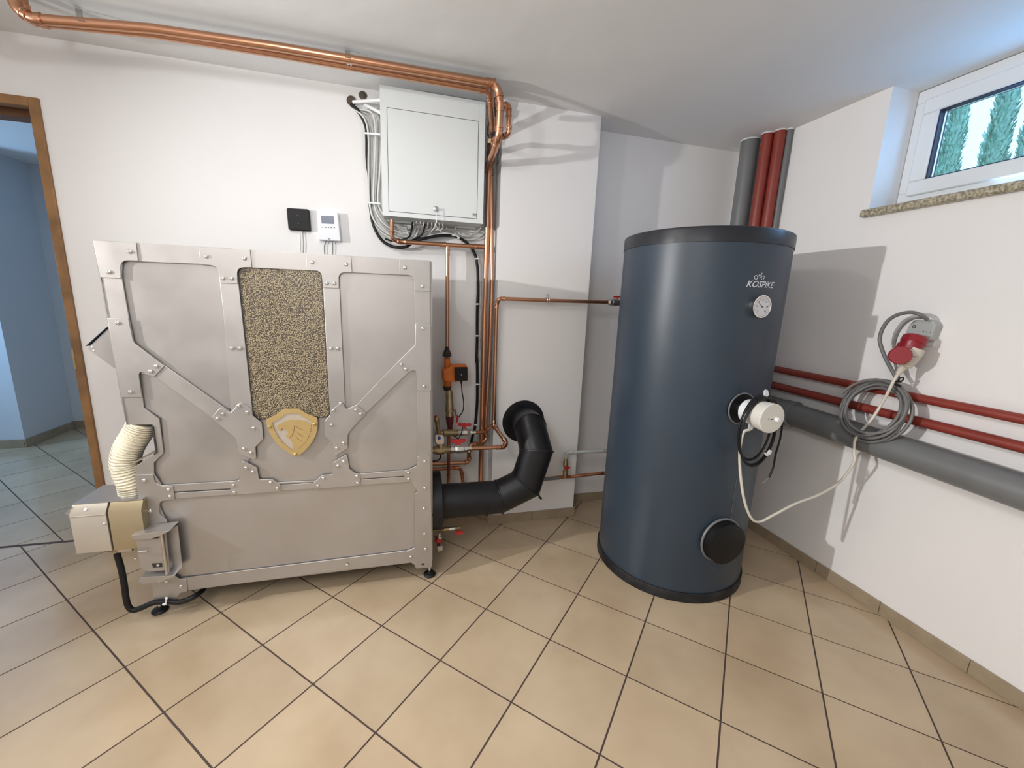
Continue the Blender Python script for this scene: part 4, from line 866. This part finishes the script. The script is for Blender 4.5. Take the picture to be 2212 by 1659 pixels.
lk = obj('lock', lathe([(0, .013), (.004, .013), (.006, .010)], (0.2866,0.699,1.9006), (0, -1, 0), 18), 'nickel', cabn)
obj('key', joinp(box((0.2815,0.69,1.8984)[0], (0.2903,0.69,1.8992)[0], CY-.02, CY-.005, (0.2859,0.69,1.8929)[2], (0.2859,0.69,1.9055)[2]), tube([(0.286,0.68,1.9035),(0.2905,0.68,1.8245)], .0016, 6)), 'nickel', cabn)
obj('key_string', joinp(tube(smooth([(0.2845,0.672,1.8164),(0.272,0.672,1.7975),(0.2616,0.672,1.7806),(0.245,0.672,1.7614)], 6), .0012, 5), tube(smooth([(0.2853,0.672,1.8165),(0.2928,0.672,1.8011),(0.3138,0.672,1.7826),(0.3391,0.672,1.7765)], 6), .0012, 5), ball((0.2845,0.672,1.8176), .004)), 'cable_w', cabn)
obj('name_label', joinp(*[box((0.4855,0.7,1.8843)[0]+.0035*k, (0.4855,0.7,1.8843)[0]+.0035*k+.0022, CY-.0016, CY-.0009, z, z+.0045) for k in range(7) for z in ((0.4855,0.7,1.8831)[2]-.001, (0.4853,0.7,1.8917)[2]-.002)]), 'ink', cabn)
obj('label_line', joinp(*[box((0.4846,0.7,1.8843)[0], (0.5109,0.7,1.8865)[0], CY-.0014, CY-.0008, z, z+.0010) for z in ((0.4962,0.7,1.8959)[2], (0.4964,0.7,1.8881)[2], (0.4965,0.7,1.882)[2])]), 'greyp', cabn)
# hole in the wall, conduits and cables
hole = obj('wall_hole', lathe([(0, .024), (.004, .023)], (-0.1326,0.866,2.4233), (0, -1, 0), 18), 'pdark'); tag(hole, 'dark round hole in the wall where the cables come out', 'hole')
h2 = obj('wall_hole', lathe([(0, .021), (.003, .017)], (-0.0757,0.866,2.4566), (0, -1, 0), 12), 'pdark'); tag(h2, 'ragged smaller dark hole right of the round cable hole', 'hole')
for (a, b, lb) in (((-0.1236,0.855,2.4139), (0.0247,0.78,2.4149), 'upper white conduit from the wall hole into the cabinet side'), ((-0.0664,0.855,2.4105), (0.0232,0.78,2.3509), 'lower white conduit slanting into the cabinet side')):
    tag(obj('conduit', tube([a, b], .0085, 12), 'upvc'), lb, 'conduit', 'conduits beside the cabinet')
for i in range(8):
    f = i/7
    path = [(-0.132,0.85,2.3936), (-0.1077,0.845,2.3733)]
    base = [(-0.0847,0.845,2.3294),(-0.0639,0.845,2.2525),(-0.0651,0.845,2.1058),(-0.0634,0.845,1.9385),(-0.0448,0.845,1.837),(0.0196,0.845,1.772),(0.0908,0.845,1.7461),(0.1639,0.845,1.7469)]
    inn = [(0.0012,0.83,2.3985),(0.0156,0.83,2.3056),(0.0039,0.83,2.1093),(-0.0124,0.83,1.9401),(0.0223,0.83,1.8661),(0.0745,0.83,1.8269),(0.1462,0.83,1.815),(0.2193,0.83,1.8297)]
    y_ = .852-.014*math.sin(i*1.9)
    mid = [Vector(a).lerp(Vector(b), min(1, f*1.02+.02*math.sin(i*2+k_))) for k_, (a, b) in enumerate(zip(base, inn))]
    mid = [Vector((m_.x, y_, m_.z)) for m_ in mid]
    endx = mid[-1].x+.02+.012*i; end = [Vector((endx, .82, cz0-.03)), Vector((endx+.01, .78, cz0+.01))]
    o = obj('white_cable', tube(smooth([Vector(((-0.132,0.85,2.3936)[0]+.004*i, .862, (-0.132,0.85,2.3936)[2]-.002*i))]+mid+end, 7), .0052, 7), 'cable_w', angle=80)
    tag(o, ('white cable bowing down left of the cabinet, next to the thick black one', 'second white cable from the black one in the bundle left of the cabinet', 'third white cable from the black one in the bundle left of the cabinet', 'fourth white cable from the black one in the bundle left of the cabinet', 'fifth white cable from the black one in the bundle left of the cabinet', 'sixth white cable from the black one in the bundle left of the cabinet', 'white cable second nearest the cabinet side in the bundle', 'white cable nearest the cabinet side in the bundle left of it')[i], 'cable', 'white cables left of the cabinet')
def blackcable(pts, r, lb, y=None):
    o = obj('black_cable', tube(smooth(pts, 9), r, 10), 'rubber', angle=80); tag(o, lb, 'cable'); return o
blackcable([(-0.1352,0.852,2.3994),(-0.1001,0.852,2.3771),(-0.0752,0.852,2.3332),(-0.0622,0.852,2.2711),(-0.0635,0.852,2.1491),(-0.0566,0.852,2.0421),(-0.0575,0.852,1.9234),(-0.0414,0.852,1.8211),(-0.0079,0.852,1.7532),(0.036,0.852,1.7189),(0.0902,0.84,1.7069),(0.1404,0.83,1.7164),(0.1771,0.82,1.7447),(0.2277,0.82,1.7618),(0.2935,0.83,1.7797)], .0082, 'thick black cable bowing from the wall hole around below the cabinet')
blackcable([(0.1771,0.83,1.7546),(0.2385,0.83,1.7655),(0.3007,0.83,1.783),(0.3696,0.845,1.7923),(0.4154,0.845,1.7914),(0.4573,0.845,1.7724),(0.4904,0.845,1.7481),(0.5145,0.845,1.7185),(0.5342,0.845,1.6792),(0.5382,0.845,1.653),(0.544,0.845,1.6149),(0.5475,0.845,1.5472),(0.5491,0.845,1.4737),(0.5471,0.845,1.3992),(0.5476,0.845,1.2985),(0.5498,0.845,1.1962),(0.5489,0.845,1.0612),(0.5511,0.845,1.0804),(0.555,0.845,0.9957),(0.5577,0.845,0.8666),(0.5574,0.845,0.7791),(0.5526,0.845,0.6995),(0.5466,0.845,0.6281),(0.5353,0.845,0.5789),(0.5253,0.845,0.5294)], .0085, 'black cable arching below the cabinet and running down beside the copper risers')
blackcable([(0.1681,0.78,1.8354),(0.1644,0.82,1.8073),(0.1467,0.82,1.7638),(0.1164,0.82,1.7489),(0.0651,0.82,1.7368),(0.0315,0.82,1.7428),(0.0211,0.82,1.7462)], .005, 'black cable from the cabinet bottom to a wall hole')
blackcable([(0.2341,0.78,1.8317),(0.2294,0.82,1.8039),(0.2162,0.82,1.7775),(0.1899,0.82,1.7628),(0.1638,0.82,1.7502)], .0035, 'thin black cable curving under the middle of the cabinet')
WC = [[(0.0875,0.83,1.8112),(0.1172,0.83,1.8009),(0.1558,0.83,1.7976),(0.1777,0.83,1.8183),(0.1811,0.79,1.8352)], [(0.0828,0.835,1.7906),(0.1255,0.835,1.7791),(0.1601,0.835,1.7881),(0.1821,0.835,1.8152),(0.1896,0.79,1.8338)], [(0.0867,0.84,1.7705),(0.134,0.84,1.7677),(0.1775,0.84,1.7773),(0.2128,0.84,1.8056),(0.2325,0.79,1.8332)], [(0.1773,0.838,1.7599),(0.2125,0.838,1.7754),(0.2612,0.838,1.8069),(0.2923,0.838,1.835),(0.2947,0.78,1.8332)], [(0.2209,0.83,1.7664),(0.274,0.83,1.7853),(0.332,0.83,1.7983),(0.3998,0.83,1.7991),(0.4366,0.83,1.7822)], [(0.2947,0.78,1.8303),(0.3197,0.845,1.8146),(0.365,0.845,1.8051),(0.4108,0.845,1.7998),(0.4478,0.845,1.7894)], [(0.3558,0.8,1.8235),(0.402,0.85,1.8151),(0.4485,0.85,1.7857),(0.4954,0.85,1.778),(0.5422,0.85,1.7926),(0.5796,0.85,1.8221),(0.5826,0.82,1.8488)], [(0.4061,0.79,1.826),(0.4244,0.845,1.8183),(0.457,0.845,1.7967),(0.4989,0.845,1.7976),(0.5408,0.845,1.8184),(0.5778,0.845,1.8567),(0.5817,0.82,1.8837)], [(0.4145,0.84,1.8255),(0.447,0.84,1.7996),(0.4934,0.84,1.8009),(0.5351,0.84,1.8239),(0.56,0.8,1.8526)], [(0.4392,0.85,1.7872),(0.4766,0.85,1.7767),(0.5188,0.85,1.7819),(0.561,0.85,1.8029),(0.5888,0.85,1.8361)], [(0.4772,0.852,1.7569),(0.5154,0.852,1.7327),(0.5446,0.852,1.6986),(0.5524,0.852,1.6832),(0.564,0.852,1.6165),(0.5662,0.852,1.4496),(0.5687,0.852,1.2474),(0.5687,0.852,1.0601),(0.5747,0.852,1.1215),(0.5786,0.852,0.9514),(0.5803,0.852,0.8208),(0.5797,0.852,0.7099),(0.5729,0.852,0.6202),(0.5661,0.852,0.5247)], [(0.1342,0.78,1.8195),(0.1408,0.83,1.7985),(0.1469,0.83,1.7737),(0.1554,0.83,1.7573)], [(0.1723,0.78,1.8267),(0.1754,0.83,1.8054),(0.1686,0.83,1.7795),(0.1554,0.83,1.7573)]]
WL_ = ('upper white cable curve under the left end of the cabinet', 'middle white cable curve under the left end of the cabinet', 'lowest long white cable curve under the left half of the cabinet', 'white cable rising from the black arch towards the hanging key', 'white cable lying along the top of the black cable arch', 'white cable running right from the key string to the clips', 'long white cable sagging towards the right end of the cabinet', 'white cable with a visible end sagging under the right half of the cabinet', 'short white cable sag just below the right cabinet corner', 'lowest white cable sag near the risers under the cabinet', 'thin white cable running down beside the vertical black cable', 'short white cable dropping from the cabinet left of the black ones', 'short white cable dropping between the two small black cables')
for q, lb_ in zip(WC, WL_):
    o = obj('white_cable', tube(smooth(q, 7), .0034, 7), 'cable_w', angle=80)
    tag(o, lb_, 'cable', 'white cables below the cabinet')
for (a, b, lb) in (((-0.0698,0.842,2.2707), (0.0092,0.8,2.26), 'upper white cable tie around the bundle left of the cabinet'), ((-0.0652,0.842,1.9292), (0.0008,0.8,1.9216), 'lower white cable tie around the bundle left of the cabinet'),
        ((0.5266,0.832,1.6713), (0.5475,0.832,1.6735), 'white clip highest on the black cable beside the risers'), ((0.5359,0.832,1.4089), (0.5548,0.832,1.4106), 'white clip on the black cable, second from the top'), ((0.5367,0.832,1.2188), (0.5574,0.832,1.2191), 'white clip on the black cable left of the tee height of the pump'),
        ((0.543,0.832,0.9154), (0.5758,0.832,0.9149), 'white clip on the black cable level with the pump bottom'), ((0.5414,0.832,0.6503), (0.56,0.832,0.6513), 'lowest white clip on the black cable, above the brass valves'),
        ((0.3887,0.832,1.7942), (0.4093,0.832,1.7926), 'left white clip on the arch of the black cable'), ((0.4184,0.832,1.7942), (0.4314,0.832,1.7777), 'right white clip on the arch of the black cable')):
    tag(obj('cable_clip', tube([a, b], .0048, 8), 'upvc'), lb, 'clip', 'white cable ties and clips')

# router and thermostat
rt_ = thing('router_box', 'small square black wireless box on the white wall above the boiler', 'router', (-0.424,0.86,1.7619))
obj('housing', prism(fillet([(-0.4683,1.8662),(-0.3613,1.8692),(-0.3592,1.7605),(-0.4657,1.7589)], .010), .842, .866), 'black', rt_, bev=.003)
obj('led', ball((-0.4155,0.841,1.794), .0018), 'logo', rt_)
pq = (-0.4218,0.841,1.835)
obj('print', joinp(*[box(pq[0]+.0022*k_, pq[0]+.0022*k_+.0016, .8412, .8425, pq[2]-.0007, pq[2]+.0007) for k_ in range(5)]), 'greyp', rt_)
ths = thing('room_controller', 'white room controller with small screen and five buttons beside the black box', 'thermostat', (-0.2737,0.86,1.7174))
obj('housing', prism(fillet([(-0.322,1.8611),(-0.2186,1.8668),(-0.2098,1.7184),(-0.3229,1.7172)], .008), .838, .866), 'whitep', ths, bev=.004)
obj('screen', prism([(-0.303,1.8414),(-0.241,1.8441),(-0.2395,1.8045),(-0.3016,1.8028)], .8368, .8385), 'screen', ths)
for q in [(-0.2977,0.838,1.7837),(-0.2828,0.838,1.784),(-0.2687,0.838,1.7852),(-0.2545,0.838,1.7854),(-0.2404,0.838,1.7857)]: obj('button', box(q[0]-.0028, q[0]+.0028, .8362, .8385, q[2]-.0018, q[2]+.0018), 'ink', ths)
obj('print', box((-0.2748,0.838,1.7258)[0], (-0.2623,0.838,1.7267)[0], .8365, .8382, (-0.2699,0.838,1.7244)[2], (-0.2697,0.838,1.7279)[2]), 'greyp', ths)
for q, lb in (([(-0.4156,0.858,1.7597),(-0.4147,0.858,1.7071),(-0.4204,0.858,1.638)], 'left thin white cable below the black box'), ([(-0.4058,0.858,1.7605),(-0.4024,0.858,1.708),(-0.408,0.858,1.6388)], 'right thin white cable below the black box'), ([(-0.286,0.858,1.718),(-0.2974,0.858,1.6895),(-0.2983,0.858,1.6371)], 'left grey cable below the white controller'), ([(-0.2557,0.858,1.7185),(-0.2556,0.858,1.6836),(-0.2601,0.858,1.6395)], 'right grey cable below the white controller')):
    tag(obj('thin_cable', tube(smooth(q, 5), .0022, 6), 'cable_w' if 'white cable' in lb else 'cable_g'), lb, 'cable', 'thin cables above the boiler')

# ------------------------------------------------------------------ corner pipes and wall pipes at the right
def vpipe(name, lb, x, y, r, m, z0=0.0, z1=ZC):
    t = thing(name, lb, 'pipe', (x, y, z0), 'vertical pipes in the corner')
    obj('pipe', tube([(x, y, z0), (x, y, z1)], r, 24), m, t)
    obj('plaster_edge', ring_shape((x, y, z1-.004), (0, 0, 1), r+.002, .004, 24, 5), 'upvc', t)
vpipe('drain_pipe', 'wide vertical grey drain pipe in the corner behind the tank', 2.255, .725, .055, 'greyp')
vpipe('red_riser', 'left one of two vertical red pipes behind the tank', 2.265, .605, .033, 'redp')
vpipe('red_riser', 'right one of two vertical red pipes behind the tank', 2.300, .548, .033, 'redp')
vpipe('thin_riser', 'thin grey-brown vertical pipe right beside the red pipes', 2.325, .510, .014, 'greyp')
def hpipe(name, lb, x, y0, z0, y1, z1, r, m):
    t = thing(name, lb, 'pipe', (x, y0, z0), 'horizontal pipes on the right wall')
    obj('pipe', tube([(x, y0, z0), (x, y1, z1)], r, 20), m, t); return t
za = (2.31,0.3286,1.0895), (2.31,-0.7315,1.0696)
hpipe('red_wall_pipe', 'upper red pipe running along the right wall', 2.315, .66, 1.092, -2.6, 1.060, .0195, 'redp')
hpipe('red_wall_pipe', 'lower red pipe running along the right wall', 2.315, .66, .992, -2.6, .955, .0215, 'redp')
t = hpipe('drain_wall_pipe', 'thick grey drain pipe low along the right wall', 2.272, .70, .878, -2.6, .766, .066, 'greyp')
s0 = Vector((2.27,0.1559,0.8339))
dd = Vector((0, -3.3, -.112)).normalized()
c0 = Vector((2.272, .70, .878));
for yy in (.135,):
    c = c0+dd*((c0.y-yy)/-dd.y)
    obj('pipe_socket', lathe([(-.05, .0665), (-.05, .072), (.0, .072), (.002, .0765), (.012, .0765), (.014, .071), (.014, .0665)], c, dd, 28), 'greyp', t)
for (yy, zz, lb) in ((-.335, 1.082, 'pipe clamp on the upper red pipe inside the cable coil'), ):
    g = thing('pipe_clamp', lb, 'clamp', (2.315, yy, zz-.03))
    obj('band', ring_shape((2.315, yy, zz), (0, 1, 0), .0215, .0035, 22, 6), 'rubber', g); obj('bolt', tube([(2.315, yy, zz), (XR, yy, zz)], .004, 8), 'nickel', g)

# socket and plug
sk = thing('power_socket', 'grey and red three-phase wall socket above the red pipes', 'socket', (2.345,-0.3418,1.3356))
obj('wall_plate', prism(fillet([(-0.3394,1.4234),(-0.3911,1.4243),(-0.3943,1.3101),(-0.3561,1.3102)], .003), 2.343, 2.352, 'X'), 'whitep', sk)
a = Vector((2.295,-0.3644,1.4178)); b = Vector((2.255,-0.3744,1.3397)); d_ = (b-a); L = d_.length
obj('housing', prism(fillet([(-0.3267,1.4199),(-0.3932,1.4225),(-0.4089,1.4013),(-0.4018,1.3344),(-0.3539,1.3384),(-0.3019,1.3412),(-0.3116,1.3906)], .010), 2.300, 2.345, 'X'), 'greyl', sk, bev=.006)
for q in [(2.299,-0.3727,1.3729),(2.299,-0.3845,1.3712),(2.299,-0.3988,1.3706)]: obj('hole', lathe([(0, .0022), (.001, .0022)], q, (-1, 0, 0), 8), 'ink', sk)
obj('hole', ring_shape((2.299,-0.3349,1.3907), (1, 0, 0), .0055, .0015, 12, 5), 'ink', sk)
e = Vector((2.235,-0.3739,1.2914))
obj('red_collar', lathe([(-.012, .036), (-.006, .043), (.018, .044), (.022, .041), ((e-b).length+.004, .038)], b, e-b, 26), 'red_socket', sk)
ck = Vector((2.165,-0.3893,1.2691))
obj('red_cap', lathe([(-.050, .034), (-.010, .037), (.004, .039), (.008, .036), (.008, .001)], ck, (-.75, -.65, .1), 28), 'red_socket', sk)
obj('cap_hinge', prism(fillet([(-0.3411,1.3275),(-0.3639,1.3363),(-0.3714,1.2977),(-0.3565,1.2782),(-0.3276,1.288),(-0.3301,1.3152)], .004), 2.225, 2.255, 'X'), 'red_socket', sk)
pl0, pl1, pl2 = Vector((2.24,-0.3907,1.2935)), Vector((2.225,-0.3737,1.2185)), Vector((2.215,-0.3658,1.1837))
plug = thing('power_plug', 'ivory plug with pale cable plugged into the red socket', 'plug', tuple(pl2))
obj('body', lathe([(-.01, .032), (.008, .035), ((pl1-pl0).length*.55, .033), ((pl1-pl0).length*.96, .026), ((pl1-pl0).length, .020)], pl0, pl1-pl0, 24), 'ivory', plug)
obj('gland', lathe([(-.004, .018), ((pl2-pl1).length, .0095)], pl1, pl2-pl1, 14), 'ivory', plug)
obj('vent', box(*[c for p in zip((2.208,-0.4128,1.2699), (2.205,-0.4258,1.2674)) for c in p]), 'ink', plug)
wc = [pl2]+[Vector(q) for q in [(2.2,-0.3645,1.1498),(2.2,-0.35,1.0826),(2.2,-0.3332,1.0224),(2.175,-0.3294,0.9676),(2.185,-0.3001,0.9172),(2.185,-0.2797,0.8735),(2.185,-0.2729,0.8386),(2.185,-0.2808,0.786),(2.18,-0.2911,0.74)]]+[Vector(q) for q in [(2.18,-0.25,0.6262),(2.0617,-0.25,0.5679),(1.9208,-0.25,0.5326),(1.8028,-0.25,0.4866),(1.7214,-0.25,0.4594),(1.6682,-0.25,0.4866),(1.615,-0.25,0.576),(1.5724,-0.25,0.6976),(1.5452,-0.25,0.8205),(1.5496,-0.25,0.9061)]]+[Vector((TX-.012, DY-.075, hz-.075))]
o = obj('heater_cable', tube(smooth(wc, 8), .0060, 10), 'cable_t', angle=80); tag(o, 'pale power cable drooping from the ivory plug to the white heater', 'cable')
# grey coil
coil = thing('cable_coil', 'coiled thick grey cable hanging over the red pipes below the socket', 'cable', (2.25, -.30, .85))
cy_, cz_ = -.300, 1.000; pth = []
rnd = random.Random(11)
offs = [(0, .002, .150), (.016, -.008, .136), (-.010, -.018, .140), (.020, .008, .120), (-.012, .010, .132), (.010, -.014, .114), (-.004, .020, .104), (.006, -.002, .146)]
for k in range(7*30+1):
    l_ = k/30; i = min(int(l_), 6); f = l_-i; f = f*f*(3-2*f)
    oy = offs[i][0]*(1-f)+offs[i+1][0]*f; oz = offs[i][1]*(1-f)+offs[i+1][1]*f; rr = offs[i][2]*(1-f)+offs[i+1][2]*f
    t_ = 2*PI*l_+1.2
    pth.append(Vector((2.243+.040*math.cos(t_)-.006*math.sin(t_+i)-.0065*l_, cy_+oy+rr*math.sin(t_), cz_+oz+rr*math.cos(t_))))
obj('coil', tube(pth, .0068, 9), 'cable_g', coil, angle=80)
lead = [Vector(q) for q in [(2.25,-0.352,1.1512),(2.25,-0.326,1.1831),(2.25,-0.29,1.2328),(2.25,-0.2592,1.2845),(2.25,-0.242,1.3293),(2.25,-0.2467,1.3805),(2.25,-0.2675,1.4205),(2.25,-0.3024,1.4443),(2.25,-0.3425,1.4522),(2.25,-0.3771,1.4428),(2.28,-0.388,1.4242)]]
obj('lead', tube(smooth(lead, 8), .0080, 9), 'cable_g', coil, angle=80)
obj('lead', tube(smooth([Vector(q) for q in [(2.27,-0.34,1.1578),(2.27,-0.3089,1.2356),(2.27,-0.2938,1.3025),(2.27,-0.2981,1.362),(2.27,-0.3171,1.4035),(2.27,-0.3464,1.427),(2.29,-0.3702,1.4308)]], 8), .0050, 9), 'cable_g', coil, angle=80)
wr = (2.235,-0.36,1.1484)
obj('tie', joinp(ring_shape(wr, (.1, .3, 1), .012, .003, 14, 5), ring_shape((wr[0], wr[1], wr[2]-.014), (.1, -.2, 1), .013, .003, 14, 5), ring_shape((wr[0], wr[1]-.01, wr[2]+.012), (.3, 1, .4), .010, .003, 14, 5)), 'rubber', coil)
print('tiles', NT, 'objects', len(bpy.data.objects))
